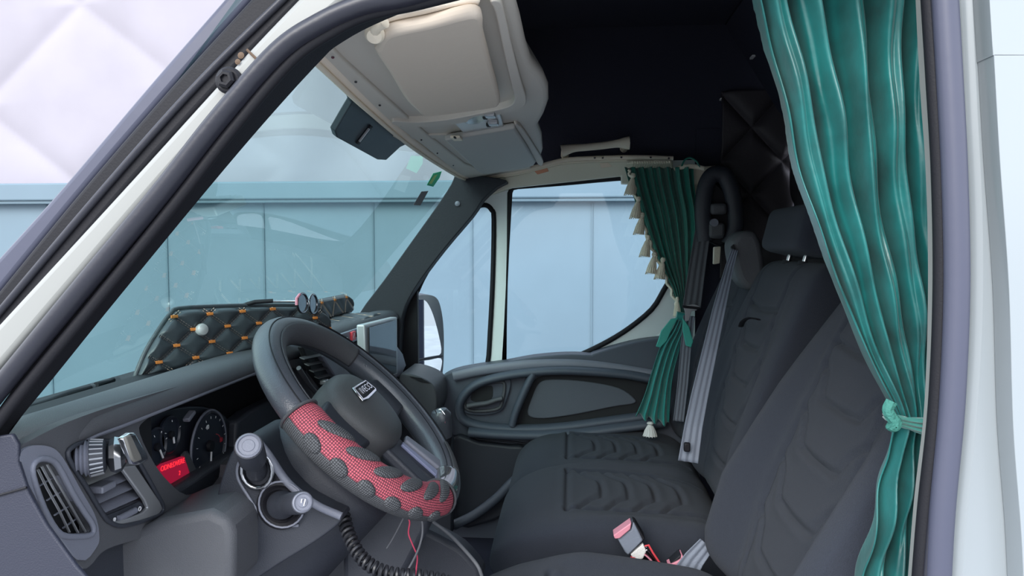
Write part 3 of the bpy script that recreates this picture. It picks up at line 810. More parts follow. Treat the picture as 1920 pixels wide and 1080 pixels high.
# pale outer bezel around side vent
bz_o = rr2([(38, 852), (60, 836), (95, 838), (118, 858), (150, 915), (178, 965), (186, 1000), (182, 1025), (150, 1050), (95, 980), (60, 920), (42, 880)], 4)
bz_i = rr2([(60, 880), (72, 862), (94, 862), (110, 876), (136, 925), (158, 960), (174, 985), (172, 1002), (148, 1006), (114, 1002), (90, 970), (70, 922)], 3)
extr('vent_bezel', LX(bz_o, XD + 0.004), (-0.01, 0, 0), M['dash2'], da, holes=[LX(bz_i, XD + 0.004)], bev=0.004, bseg=3)
sv = tube('side_vent', LX(bz_i, XD + 0.004), 0.0035, M['dash2'], da, seg=8, closed=True)
box('vent_well', PX(118, 938, XD - 0.028), (0.01, 0.09, 0.13), M['void'], sv)
for pts in ([(71, 880), (88, 915), (110, 955), (130, 998)], [(78, 874), (100, 915), (125, 958), (146, 999)], [(88, 870), (112, 912), (138, 958), (160, 997)]):
    tube('vent_slat', [PX(a, b, XD - 0.004) for a, b in pts], 0.0012, M['silver'], sv, seg=6, flat=(1, 1.3), nrm=(1, 0, 0))
for pts in ([(74, 911), (108, 890)], [(88, 938), (126, 914)], [(102, 966), (143, 940)], [(118, 990), (158, 962)]):
    tube('vent_slat', [PX(a, b, XD - 0.010) for a, b in pts], 0.0010, M['dash2'], sv, seg=6, flat=(1, 1.3), nrm=(1, 0, 0))
# main round-cornered vent with knob wheel
mvn = tube('air_vent', LX(mv, XD + 0.002), 0.003, M['dashdark'], da, seg=8, closed=True)
box('vent_well', PX(215, 905, XD - 0.040), (0.01, 0.17, 0.19), M['void'], mvn)
for k, (a0, b0, a1, b1) in enumerate([(150, 900, 245, 862), (160, 918, 254, 878), (170, 935, 262, 896), (182, 952, 272, 914), (192, 968, 278, 930)]):
    A = PX(a0, b0, XD - 0.018); B = PX(a1, b1, XD - 0.018)
    tube('vent_slat', [A, (A + B) / 2, B], 0.0032, M['silver'] if k in (0,) else M['dash2'], mvn, seg=8, flat=(0.6, 4.0), nrm=(1, 0, -0.5))
A = PX(190, 913, XD - 0.004)
box('slat_tab', A, (0.022, 0.028, 0.009), M['dash2'], mvn, bev=0.002)
extr('bezel_strip', LX([(228, 876), (254, 872), (300, 940), (306, 954), (296, 966), (262, 977), (225, 984), (212, 980), (240, 972), (268, 962), (278, 952), (272, 938)], XD + 0.003), (-0.006, 0, 0), M['silver'], mvn, bev=0.0015)
extr('thumbwheel_panel', LX([(197, 968), (225, 957), (262, 940), (276, 948), (270, 962), (245, 974), (215, 982)], XD - 0.004), (-0.004, 0, 0), M['dashdark'], mvn, bev=0.001)
tube('thumbwheel', LX([(222, 973), (238, 965), (253, 957)], XD - 0.002), 0.0045, M['dash2'], mvn, seg=10)
lathe('vent_mark', [(0, 0), (0.0026, 0), (0.0026, 0.001), (0, 0.001)], PX(214, 974, XD - 0.003), (1, 0, 0), M['white'], mvn, seg=16)
tube('vent_mark', [PX(262, 954, XD - 0.002) + Vector((0, math.cos(i * .524) * .0028, math.sin(i * .524) * .0028)) for i in range(12)], 0.0007, M['white'], mvn, seg=6, closed=True)
# instrument cluster
XC = -0.635
ic = extr('instrument_cluster', LX(rr2([(270, 800), (290, 775), (350, 760), (400, 765), (432, 790), (446, 840), (440, 880), (420, 905), (380, 918), (330, 918), (300, 880)], 3), XC), (-0.02, 0, 0), M['cluster'], da, bev=0.004)
box('cluster_well', (XC - 0.05, 0.62, 1.245), (0.02, 0.62, 0.22), M['void'], da)
def circ(cx, cy, rx, ry, rot, n=36):
    c, s = math.cos(rot), math.sin(rot)
    return [(cx + rx * math.cos(2 * math.pi * i / n) * c - ry * math.sin(2 * math.pi * i / n) * s, cy + rx * math.cos(2 * math.pi * i / n) * s + ry * math.sin(2 * math.pi * i / n) * c) for i in range(n)]
def gauge(name, cx, cy, r, lab=None):
    c = PX(cx, cy, XC + 0.004)
    g = lathe(name, [(0, 0), (r, 0), (r, 0.004), (r - 0.003, 0.006), (r - 0.005, 0.003), (0, 0.003)], c, (1, 0, 0), M['clusterg'], ic, seg=40)
    return c, g
YH = Vector((0, 1, 0)); ZH = Vector((0, 0, 1))
def on(c, r, ang, dx=0.0085): return c + YH * (r * math.cos(ang)) + ZH * (r * math.sin(ang)) + Vector((dx, 0, 0))
def needle(c, g, r0, r1, ang, m, w=0.0013):
    A = on(c, r0, ang); B = on(c, r1, ang)
    tube('needle', [A, B], w, m, g, seg=6)
c, g1 = gauge('gauge', 288, 838, 0.030)
needle(c, g1, 0.006, 0.022, math.radians(-62), M['white'], 0.0016)
for a in (20, 70, 120, 170): needle(c, g1, 0.021, 0.024, math.radians(a), M['white'], 0.0006)
lathe('gauge_hub', [(0, 0), (0.006, 0), (0.006, .004), (0, .004)], c + Vector((.004, 0, 0)), (1, 0, 0), M['black'], g1)
c, g2 = gauge('gauge', 315, 815, 0.030)
needle(c, g2, 0.004, 0.014, math.radians(-80), M['white'], 0.0016)
for a in (20, 95, 160): needle(c, g2, 0.021, 0.024, math.radians(a), M['white'], 0.0006)
lathe('gauge_hub', [(0, 0), (0.006, 0), (0.006, .004), (0, .004)], c + Vector((.004, 0, 0)), (1, 0, 0), M['black'], g2)
c, g3 = gauge('speedometer', 388, 836, 0.060)
tube('gauge_rim', [on(c, 0.062, 2 * math.pi * i / 48, 0.004) for i in range(48)], 0.0022, M['dash2'], g3, seg=6, closed=True)
lathe('gauge_hub', [(0, 0), (0.010, 0), (0.009, .006), (0, .006)], c + Vector((.004, 0, 0)), (1, 0, 0), M['black'], g3)
needle(c, g3, 0.010, 0.040, math.radians(-97), M['white'], 0.0016)
for a in range(-130, 231, 20): needle(c, g3, 0.048, 0.052, math.radians(a), M['white'], 0.0005)
tube('red_arc', [on(c, 0.024 + 0.010 * (i / 8), math.radians(44 - 36 * i / 8)) for i in range(9)], 0.0008, M['redprint'], g3, seg=6)
text('dial_number', '40', on(c, 0.038, math.radians(110)), YH, ZH, 0.011, M['white'], g3)
text('dial_number', '80', on(c, 0.036, math.radians(2)), YH, ZH, 0.011, M['redprint'], g3)
text('dial_text', 'rpm', on(c, 0.042, math.radians(-48)), YH, ZH, 0.008, M['white'], g3)
lcd = [(296, 874), (345, 856), (358, 892), (311, 912)]
L4 = LX(lcd, XC + 0.010)
lc = extr('display', L4, (-0.006, 0, 0), M['redlcd'], ic, bev=0)
extr('display_frame', LX([(345, 853), (352, 846), (371, 886), (358, 896)], XC + 0.010), (-0.006, 0, 0), M['dash'], ic)
xd = (L4[1] - L4[0]); yd = (L4[0] - L4[3])
text('display_text', 'ODNI:DVERE', L4[0] + xd * 0.5 - yd * 0.18 + Vector((0.0006, 0, 0)), xd, yd, 0.0115, M['redtxt'], ic, fit=xd.length * 0.92)
text('display_text', '2', L4[0] + xd * 0.62 - yd * 0.66 + Vector((0.0006, 0, 0)), xd, yd, 0.010, M['redtxt'], ic)
box('cluster_button', PX(355, 780, XC + 0.02), (0.012, 0.024, 0.007), M['dash2'], ic, bev=0.002, ax=(Vector((1, 0, 0)), Vector((0, .9, .42)).normalized(), Vector((0, -.42, .9)).normalized()))
box('hood_roof', (-0.665, 0.50, 1.372), (0.16, 0.86, 0.02), M['black'], da, bev=0.004)
extr('hood_side', LX([(445, 790), (470, 770), (520, 745), (560, 735), (640, 740), (640, 900), (470, 900), (440, 900)], -0.62), (-0.03, 0, 0), M['dashdark'], da, bev=0.006)
# end cap beside the door opening
ec = extr('end_cap', LY([(-80, 790), (-5, 818), (22, 814), (33, 834), (33, 866), (52, 925), (86, 985), (142, 1062), (185, 1110), (-80, 1110)], 0.0), (0, 0.006, 0), mat('end_cap_plastic', (0.028, 0.031, 0.050), 0.5, bump=.3, bscale=600), da, bev=0.002, bseg=3)
tube('cap_seam', LY([(-60, 940), (0, 928), (50, 914)], -0.001), 0.0014, M['black'], da, seg=6)
box('dash_core', (-0.81, 0.90, 1.17), (0.20, 1.66, 0.32), M['dashdark'], da, bev=0.01)
# pale fuse lid under the pod
extr('fuse_lid', LY([(215, 1012), (300, 975), (392, 958), (428, 975), (437, 1000), (437, 1110), (150, 1110), (170, 1040)], 0.22), (0, 0.16, 0), M['dash'], da, bev=0.012, bseg=3)
extr('knee_panel', LY([(420, 900), (620, 960), (640, 1000), (470, 1130), (360, 1140), (400, 1000)], 0.44), (0, 0.05, 0), M['dashdark'], da, bev=0.01)
box('lower_panel', (-0.63, 0.55, 1.12), (0.05, 0.84, 0.22), M['dashdark'], da, bev=0.01)
# centre stack with vents, hazard row
box('centre_stack', (-0.615, 1.12, 1.235), (0.12, 0.50, 0.22), M['dashdark'], da, bev=0.02, bseg=4)
row = [PX(a, b, -0.552) for a, b in [(642, 626), (683, 612), (686, 632), (646, 648)]]
hr_ = extr('switch_row', row, (-0.01, 0, 0), M['dash2'], da, bev=0.001)
def rowp(u, v): return row[0].lerp(row[1], u).lerp(row[3].lerp(row[2], u), v) + Vector((0.003, 0, 0))
for k in range(6):
    u = 0.08 + k * 0.165
    if k in (0, 2, 3, 4, 5):
        box('switch', rowp(u, 0.45), (0.004, 0.018, 0.012), M['dashdark'], hr_, bev=0.001)
        box('switch_mark', rowp(u, 0.40) + Vector((0.0024, 0, 0)), (0.001, 0.005, 0.004), M['white'], hr_, bev=0)
hz_ = box('hazard_switch', rowp(0.36, 0.42), (0.007, 0.030, 0.022), M['red'], hr_, bev=0.001)
cc_ = rowp(0.36, 0.42) + Vector((0.0042, 0, 0))
tube('hazard_triangle', [cc_ + Vector((0, -0.007, -0.005)), cc_ + Vector((0, 0.007, -0.005)), cc_ + Vector((0, 0, 0.007))], 0.0007, M['white'], hr_, seg=5, closed=True)
cv = extr('centre_vent', [PX(a, b, -0.555) for a, b in [(556, 650), (600, 640), (640, 690), (655, 722), (640, 742), (608, 742), (575, 700)]], (0.012, 0, 0), M['void'], da, bev=0.004)
for k in range(6):
    A = PX(566 + k * 9, 672 + k * 12, -0.540); B = PX(614 + k * 7, 662 + k * 12, -0.540)
    tube('vent_slat', [A, B], 0.0022, M['dash'], cv, seg=6, flat=(.6, 3), nrm=(1, 0, -.4))
box('slat_tab', PX(608, 716, -0.53), (0.014, 0.02, 0.010), M['silver'], cv, bev=0.002)
tube('vent_frame', [PX(a, b, -0.538) for a, b in [(560, 690), (580, 722), (600, 745)]], 0.005, M['dash'], cv, seg=8)
extr('stack_cheek', [PX(a, b, -0.53) for a, b in [(605, 668), (620, 660), (675, 720), (675, 760), (650, 740)]], (-0.03, 0, 0), M['dash2'], da, bev=0.003)
# passenger end of dashboard
extr('passenger_pod', LY(spl2([(748, 708), (758, 700), (785, 706), (808, 718), (817, 735), (818, 770), (800, 800), (760, 800), (745, 760)], 3, True), 1.50), (0, 0.20, 0), M['dash'], da, bev=0.012, bseg=4)
extr('pod_slot', LY([(768, 706), (790, 709), (806, 718), (790, 716)], 1.495), (0, 0.006, 0), M['void'], da)
box('glovebox', (-0.60, 1.47, 1.10), (0.10, 0.44, 0.30), M['dashdark'], da, bev=0.02)
extr('kick_panel', LY([(700, 760), (830, 760), (850, 820), (850, 1000), (700, 1000)], 1.62), (0, 0.02, 0), M['dashdark'], da, bev=0.01)

# ---- quilted leather pads
def quilted(name, P4, nrmv, holesz, outline, parent, cols, label=None):
    pass
def quilt_panel(name, o, ux, uy, nn, outline, par, puff=0.010, cell=(0.105, 0.066), th=0.012, mesh_m=None):
    """padded board; outline in metres (u,v); diamonds of cell size"""
    ux, uy, nn, o = Vector(ux), Vector(uy), Vector(nn), Vector(o)
    us = [p[0] for p in outline]; vs_ = [p[1] for p in outline]
    u0, u1, v0, v1 = min(us), max(us), min(vs_), max(vs_)
    N = 150; Mv = 70
    ol = np.array(outline)
    def vr(u):   # vertical range of outline at u
        r = []
        for i in range(len(ol)):
            a, b = ol[i], ol[(i + 1) % len(ol)]
            if (a[0] - u) * (b[0] - u) <= 0 and abs(a[0] - b[0]) > 1e-9:
                r.append(a[1] + (b[1] - a[1]) * (u - a[0]) / (b[0] - a[0]))
        return (min(r), max(r)) if r else (v0, v0)
    V = []; 
    for i in range(N + 1):
        u = u0 + 1e-4 + (u1 - u0 - 2e-4) * i / N
        lo, hi = vr(u)
        for j in range(Mv + 1):
            v = lo + (hi - lo) * j / Mv
            a = u / cell[0] + v / cell[1]; b = u / cell[0] - v / cell[1]
            d = min(abs(a - round(a)), abs(b - round(b)))
            ed = min(v - lo, hi - v, u - u0 + 0.004, u1 - u + 0.004)
            h = th + puff * (1 - math.exp(-(d / 0.13) ** 1.1)) * float(sstep(0.0, 0.012, np.array(ed))) - 0.5 * th * (1 - float(sstep(0, 0.006, np.array(ed))))
            V.append(o + ux * u + uy * v + nn * h)
    nb = len(V)
    V += [o + ux * (u0 + (u1 - u0) * i / N) + uy * vr(u0 + 1e-4 + (u1 - u0 - 2e-4) * i / N)[s] for s in (0, 1) for i in range(N + 1)]
    Fc = [(i * (Mv + 1) + j, (i + 1) * (Mv + 1) + j, (i + 1) * (Mv + 1) + j + 1, i * (Mv + 1) + j + 1) for i in range(N) for j in range(Mv)]
    for i in range(N):
        Fc.append((i * (Mv + 1), nb + i, nb + i + 1, (i + 1) * (Mv + 1)))
        Fc.append((i * (Mv + 1) + Mv, (i + 1) * (Mv + 1) + Mv, nb + N + 1 + i + 1, nb + N + 1 + i))
        Fc.append((nb + i, nb + N + 1 + i, nb + N + 2 + i, nb + i + 1))
    for i in (0, N):
        q = [i * (Mv + 1) + j for j in range(Mv + 1)]
        Fc.append(tuple(q + [nb + N + 1 + i, nb + i]))
    pn = mk(name, V, Fc, mesh_m or M['quilt'], par, smooth=60)
    # stitching
    th_b = MB(); og = []
    def inside(u, v):
        if not (u0 + .004 < u < u1 - .004): return False
        lo, hi = vr(u); return lo + 0.004 < v < hi - 0.004
    rng = range(-40, 41)
    for k in rng:
        for sgn in (1, -1):
            # line u/cu + sgn*v/cv = k
            n = 0
            L = [(cell[0] * (k - sgn * v / cell[1]), v) for v in np.arange(v0, v1, 0.0034)]
            for (u, v) in L:
                n += 1
                if inside(u, v):
                    for side in (-1, 1):
                        d1 = Vector((cell[0], -sgn * cell[1])).normalized()
                        pu = u + side * 0.0022 * (cell[1] * sgn) / math.hypot(*cell); pv = v + side * 0.0022 * cell[0] / math.hypot(*cell)
                        c0 = o + ux * pu + uy * pv + nn * (th + 0.0022)
                        dd = (ux * d1.x + uy * d1.y)
                        th_b.add(*boxg(c0, (0.0032, 0.0009, 0.0012), (dd, dd.cross(nn), nn)))
    # orange bar tacks at the crossings
    for a in rng:
        for b in rng:
            u = cell[0] * (a + b) / 2; v = cell[1] * (a - b) / 2
            if inside(u, v):
                og.append((o + ux * u + uy * v + nn * (th + 0.004), (ux, uy, nn)))
    return pn, th_b, og
qa = root('quilted_dash_board', PX(430, 650, -0.66), 'black quilted leatherette board with orange stitches standing on dashboard behind wheel', 'quilted board')
qo = PY(255, 712, 0.497)
qn = Vector((0.85, -0.53, 0.10)).normalized(); qux = Vector((0.53, 0.85, 0)).normalized(); quy = qn.cross(qux)
if quy.z < 0: quy = -quy
def QP(px, py):
    p = hit(px, py, qo, qn); d = p - qo
    return (d.dot(qux), d.dot(quy))
qol = spl2([QP(a, b) for a, b in [(253, 700), (256, 712), (300, 702), (400, 678), (480, 656), (560, 640), (600, 634), (614, 610), (602, 586), (570, 574), (480, 573), (400, 575), (332, 579), (318, 587), (300, 610), (272, 655)]], 3, True)
u_, v_ = QP(378, 618)
ccell = (0.069, 0.052)
pn, tb, og = quilt_panel('board', qo, qux, quy, qn, qol, qa, cell=ccell)
tb.build('stitching', M['thread'], qa, smooth=0)
for c_, a_ in og: box('orange_tack', c_, (0.013, 0.0055, 0.003), M['orange'], qa, ax=a_, bev=0.0008)
tube('piping', [qo + qux * a + quy * b + qn * 0.006 for a, b in qol], 0.0045, M['quilt'], qa, seg=8, closed=True)
sn = hit(378, 618, qo + qn * 0.018, qn)
lathe('snap_button', [(0, -.004), (0.0115, -.003), (0.0115, 0.003), (0.0095, 0.007), (0.005, 0.0085), (0, 0.009)], sn, qn, mat('pearl_button', (0.75, 0.76, 0.76), 0.25, metal=0.3), qa)
# far tray
ta = root('quilted_dash_tray', (-0.66, 1.35, 1.37), 'black quilted leatherette tray with raised far edge on dashboard centre', 'tray')
zt = 1.392
def TZ(a, b, z=zt): return PZ(a, b, z)
trl = [(-0.585, 0.93), (-0.580, 1.25), (-0.595, 1.50), (-0.63, 1.56), (-0.72, 1.56), (-0.72, 0.93)]
extr('tray_base', [Vector((x, y, zt - 0.035)) for x, y in trl], (0, 0, 0.035), M['quilt'], ta, bev=0.004)
tu, tv = Vector((0, 1, 0)), Vector((-1, 0, 0))
pn, tb, og = quilt_panel('tray_top', Vector((-0.585, 0.94, zt - 0.006)), tu, tv, Vector((0, 0, 1)), [(0, 0), (0.60, 0), (0.60, 0.13), (0, 0.13)], ta, puff=0.006, th=0.008, cell=(0.10, 0.10))
tb.build('tray_stitching', M['thread'], ta, smooth=0)
bo_ = Vector((-0.70, 1.02, zt + 0.002)); bn = Vector((1, 0, 0.25)).normalized()
pn, tb, og = quilt_panel('tray_back', bo_, Vector((0, 1, 0)), bn.cross(Vector((0, -1, 0))) if bn.cross(Vector((0, -1, 0))).z > 0 else bn.cross(Vector((0, 1, 0))), bn,
    [(0, 0), (0.56, 0), (0.575, 0.02), (0.565, 0.048), (0.53, 0.062), (0, 0.062)], ta, puff=0.008, cell=(0.115, 0.10))
tb.build('tray_stitching', M['thread'], ta, smooth=0)
for c_, a_ in og: box('orange_tack', c_, (0.016, 0.006, 0.003), M['orange'], ta, ax=a_, bev=0.0008)
# sunglasses
sgY = 1.10; 
sgx = -0.54
def SP(a, b, x=sgx): return PX(a, b, x)
sg = root('sunglasses', SP(575, 580), 'chrome-rimmed sunglasses resting on the quilted tray behind steering wheel', 'sunglasses')
for cx, rx in ((567, 9.5), (587, 7.5)):
    ell = [SP(cx + rx * math.cos(2 * math.pi * i / 28), 568 + 18 * math.sin(2 * math.pi * i / 28) + (2 if cx > 570 else 0)) for i in range(28)]
    tube('lens_rim', ell, 0.0026, M['chromed'], sg, seg=8, closed=True)
    extr('lens', ell, (-0.002, 0, 0), M['lens'], sg)
tube('bridge', [SP(575, 563), SP(578, 561), SP(581, 563)], 0.002, M['chrome'], sg, seg=8)
tube('temple', [SP(559, 565), SP(540, 565, -0.56), SP(510, 565, -0.59), SP(478, 567, -0.62), SP(460, 571, -0.64)], 0.0028, M['chromed'], sg, seg=8)
tube('temple_tip', [SP(512, 564, -0.588), SP(478, 566, -0.62), SP(458, 572, -0.642)], 0.0042, M['black'], sg, seg=8)
tube('temple', [SP(556, 572), SP(556, 560), SP(562, 552)], 0.003, M['pink'], sg, seg=8)

# ---- tablet
tb_ = root('tablet_screen', PX(715, 655, -0.49), 'silver-edged tablet screen mounted on the dashboard centre', 'tablet')
tp = [PX(a, b, -0.49) for a, b in [(684, 610), (744, 594), (747, 700), (688, 722)]]
tn = Vector((1, -0.10, 0.0)).normalized()
tp = [hit(a, b, PX(715, 655, -0.49), (1, -.15, 0)) for a, b in [(684, 609), (745, 594), (746, 702), (688, 724)]]
extr('housing', tp, (-0.022, 0, 0), mat('tablet_edge', (0.55, 0.58, 0.60), 0.35, metal=0.3), tb_, bev=0.004, bseg=3)
tq = [hit(a, b, PX(715, 655, -0.488) + Vector((0.0, 0, 0)), (1, -.15, 0)) for a, b in [(692, 614), (742, 600), (743, 699), (693, 717)]]
extr('screen', tq, (0.001, 0, 0), M['screen'], tb_)
extr('back_mount', [PX(a, b, -0.53) for a, b in [(746, 650), (756, 664), (762, 685), (752, 706), (735, 710), (735, 660)]], (-0.03, 0, 0), M['dash2'], tb_, bev=0.004)

# ---- phone holder clipped to vent
ph = root('phone_holder', PX(200, 860, -0.53), 'chrome and black phone holder arm clipped to driver side air vent', 'phone holder')
HA = PX(140, 862, -0.552); HB = PX(245, 845, -0.46)
HA = PX(138, 862, -0.585); HB = PX(240, 850, -0.535)
ax = (HB - HA).normalized(); LN = (HB - HA).length
prof = [(0, 0)]
def hprof(h, r): return (r, h * LN)
lathe('ribbed_collar', [(0, 0.0)] + [hprof(0.02 + 0.04 * i, 0.012 + 0.0035 * (i % 2) + 0.0012 * i) for i in range(8)] + [(0, 0.32 * LN)], HA, ax, M['dash2'], ph)
lathe('fluted_barrel', [(0, .26 * LN), hprof(.27, .019), hprof(.30, .022), hprof(.56, .0195), hprof(.60, .015), (0, .6 * LN)], HA, ax, M['dashdark'], ph, seg=28)
fl = MB()
uu_ = ax.orthogonal().normalized(); ww_ = ax.cross(uu_)
for i in range(22):
    t = 2 * math.pi * i / 22; d = uu_ * math.cos(t) + ww_ * math.sin(t)
    fl.add(*tubeg([HA + ax * (.31 * LN) + d * .0215, HA + ax * (.55 * LN) + d * .0195], 0.0012, 5))
fl.build('barrel_flutes', M['silver'], ph)
lathe('ball_joint', [(0, .58 * LN), hprof(.60, .010), hprof(.66, .019), hprof(.76, .022), hprof(.88, .020), hprof(.96, .012), (0, .98 * LN)], HA, ax, M['chromed'], ph, seg=8, smooth=20)
hd_ = [PX(a, b, -0.525) for a, b in [(217, 822), (230, 812), (240, 810), (262, 850), (266, 862), (248, 872), (238, 870)]]
extr('head_plate', hd_, (0.010, 0, 0), M['chrome'], ph, bev=0.003, bseg=3)
hd2 = [PX(a, b, -0.513) for a, b in [(229, 819), (240, 814), (259, 853), (262, 862), (248, 867), (243, 862)]]
extr('head_pad', hd2, (0.004, 0, 0), mat('holder_pad', (0.17, 0.165, 0.15), 0.35), ph, bev=0.002)

# ------------------------------------------------------------------ steering column and wheel
CW = PY(678, 772, 0.45)
UW = Vector((-0.717, 0, 0.697)).normalized(); EY = Vector((0, 1, 0)); NW = Vector((0.697, 0, 0.717)).normalized()
RW = 0.186
def wp_(a, r=RW, n=0.0):
    a = math.radians(a)
    return CW + (UW * math.cos(a) - EY * math.sin(a)) * r + NW * n
sc_ = root('steering_column', CW - NW * 0.12, 'black moulded steering column shroud behind the wheel', 'steering column')
def ell(c, ru, ry, k=24, p=2.6):
    out = []
    for i in range(k):
        t = 2 * math.pi * i / k
        cu, su = math.cos(t), math.sin(t)
        out.append(c + UW * (ru * np.sign(cu) * abs(cu) ** (2 / p)) + EY * (ry * np.sign(su) * abs(su) ** (2 / p)))
    return out
def loft(name, rings, m, par, smooth=50, bev=0, caps=True, **kw):
    V = [p for r in rings for p in r]; n = len(rings[0])
    Fc = [(i * n + k, i * n + (k + 1) % n, (i + 1) * n + (k + 1) % n, (i + 1) * n + k) for i in range(len(rings) - 1) for k in range(n)]
    if caps: Fc += [tuple(range(n)), tuple((len(rings) - 1) * n + k for k in range(n))]
    return mk(name, V, Fc, m, par, smooth=smooth, bev=bev, **kw)
loft('shroud', [ell(CW - NW * h - UW * d, ru, ry) for h, d, ru, ry in [(0.050, 0.028, 0.075, 0.085), (0.058, 0.028, 0.105, 0.112), (0.075, 0.03, 0.115, 0.122), (0.15, 0.035, 0.112, 0.112), (0.24, 0.05, 0.10, 0.095), (0.30, 0.06, 0.08, 0.08)]], M['dashdark'], sc_)
sp_ = extr('stalk_panel', LY(spl2([(440, 838), (458, 822), (484, 826), (505, 850), (530, 885), (570, 925), (625, 958), (640, 975), (600, 1010), (520, 1060), (440, 1110), (395, 1110), (402, 1010), (405, 940), (420, 880)], 4, True), 0.30), (0, 0.12, 0), M['dashdark'], sc_, bev=0.014, bseg=4)
tube('panel_ridge', LY(spl2([(484, 828), (505, 855), (540, 905), (590, 945), (640, 968)], 5), 0.295), 0.006, M['dash2'], sc_, seg=8)
tube('panel_seam', LY(spl2([(468, 845), (448, 868), (446, 895), (462, 925), (490, 965), (520, 985), (560, 985)], 6), 0.298), 0.0022, M['dash2'], sc_, seg=6)
def stalk(name, base, end, r0, r1, lbl=None):
    A = PY(*base, 0.30); B = PY(*end, 0.19)
    d = (B - A).normalized(); L = (B - A).length
    s = lathe(name, [(0, 0), (r0 * 1.5, 0), (r0 * 1.4, .12 * L), (r0, .25 * L), (r0, .42 * L), (r1 * .9, .50 * L), (r1, .55 * L), (r1, .95 * L), (r1 * .93, L), (0, L)], A, d, M['dashdark'], sc_, seg=28)
    lathe('stalk_cap', [(0, L), (r1 * .86, L), (r1 * .86, L + .002), (r1 * .74, L + .0035), (r1 * .68, L + .001), (r1 * .45, L + .001), (r1 * .40, L + .002), (0, L + .002)], A, d, M['dash2'], s, seg=28)
    return s, A, B, d, L
ring = tube('stalk_collar', [PY(482, 882, 0.292) + Vector((math.cos(i * .3307) * 0.023, 0, math.sin(i * .3307) * 0.026)) for i in range(19)], 0.004, M['chromed'], sc_, seg=8, closed=True)
s, A, B, d, L = stalk('control_stalk', (482, 884), (466, 836), 0.010, 0.0185)
lathe('stalk_well', [(0, 0), (0.035, 0), (0.035, 0.006), (0.031, 0.008), (0.026, 0.004), (0.024, 0.007), (0.021, 0.003), (0, 0.002)], PY(528, 946, 0.299), (0, -1, 0), M['black'], sc_, seg=36)
tube('stalk_collar', [PY(528, 946, 0.291) + Vector((math.cos(i * .2618) * 0.0335, 0, math.sin(i * .2618) * 0.0335)) for i in range(24)], 0.0016, M['dash2'], sc_, seg=8, closed=True)
s, A, B, d, L = stalk('control_stalk', (528, 946), (567, 942), 0.014, 0.0150)
for q in (-0.0022, 0.0022):
    box('stalk_mark', B + d * 0.003 + Vector((q, 0, 0)), (0.0012, 0.001, 0.009), M['white'], s, bev=0, ax=(Vector((1, 0, 0)), Vector((0, 1, 0)), Vector((0.25, 0, 1)).normalized()))
extr('lower_cowl', LY([(640, 965), (690, 930), (770, 945), (805, 962), (800, 1000), (770, 1060), (730, 1130), (640, 1130)], 0.47), (0, 0.14, 0), M['dashdark'], sc_, bev=0.012)

sw = root('steering_wheel', CW, 'thick black leather steering wheel with red mesh grip cover', 'steering wheel')
rimpts = [wp_(a) for a in range(0, 360, 4)]
tube('rim', rimpts, 0.0235, M['leather'], sw, seg=20, closed=True, flat=(1.05, 0.98), nrm=NW)
# seams along the rim
for nn_, rr_ in ((0.019, RW - 0.013), (0.019, RW + 0.014)):
    tube('rim_seam', [wp_(a, rr_, nn_) for a in range(-178, 80, 3)], 0.0011, M['black'], sw, seg=6)
# perforated inner section
def rimsurf(a0, a1, t0, t1, rad, m, name, uvs, nu=60, nv=14, thick=0.001, par=sw, endtaper=0.0):
    def f(u, v):
        a = a0 + (a1 - a0) * u; t = math.radians(t0 + (t1 - t0) * v)
        k = 1 - endtaper * (1 - min(1, min(u, 1 - u) / 0.04)) 
        return wp_(a, RW + math.cos(t) * rad * 1.05 * k, math.sin(t) * rad * k)
    return surf(name, f, nu, nv, m, par, thick=thick, uvs=uvs)
rimsurf(-60, 72, 100, 200, 0.0242, M['leather2'], 'perforated_grip', (1, 1), nu=90)
# cover sleeve, closed ring section
cov = rimsurf(74, 170, -180, 180, 0.0275, M['redmesh'], 'mesh_cover', (0.33, 0.17), nu=80, nv=36, endtaper=0.12)
for a in (74, 170):
    tube('cover_hem', [wp_(a, RW + math.cos(t * .2618) * 0.0282 * 1.03, math.sin(t * .2618) * 0.0275) for t in range(24)], 0.0022, M['leather2'], sw, seg=8, closed=True)
def gpad(name, ac, tc_, la, lt, m=M['greymesh'], skew=0, rad=0.0285):
    """raised rubbery pad on the cover: centre angle, section angle, half sizes"""
    N = 16
    V = []; UV = []
    for i in range(N + 1):
        for j in range(N + 1):
            x = -1 + 2 * i / N; y = -1 + 2 * j / N
            # square to disc
            X = x * math.sqrt(1 - y * y / 2); Y = y * math.sqrt(1 - x * x / 2)
            k = 1.0
            X2 = X * (abs(x) ** 0 ) ; rr0 = min(1.0, math.hypot(X, Y))
            h = 0.0035 * (1 - rr0 ** 6)
            a = ac + la * (X + skew * Y); t = math.radians(tc_ + lt * Y)
            V.append(wp_(a, RW + math.cos(t) * (rad - .001 + h) * 1.05, math.sin(t) * (rad - .001 + h))); UV.append((a / 300, (tc_ + lt * Y) / 2000))
    Fc = [(i * (N + 1) + j, (i + 1) * (N + 1) + j, (i + 1) * (N + 1) + j + 1, i * (N + 1) + j + 1) for i in range(N) for j in range(N)]
    return mk(name, V, Fc, m, sw, smooth=60, uv=UV, thick=0.0015)
for ac in (92, 107, 121, 135, 149, 161):
    gpad('grip_pad', ac, 84, 4.8, 38, skew=1.5)
for ac in (88, 101, 114, 127, 140, 153):
    gpad('grip_pad', ac, -2, 4.0, 22, skew=-0.2)
rimsurf(75, 169, -62, -2, 0.0279, M['greymesh'], 'side_mesh', (0.33, 0.03), nu=60, nv=10)
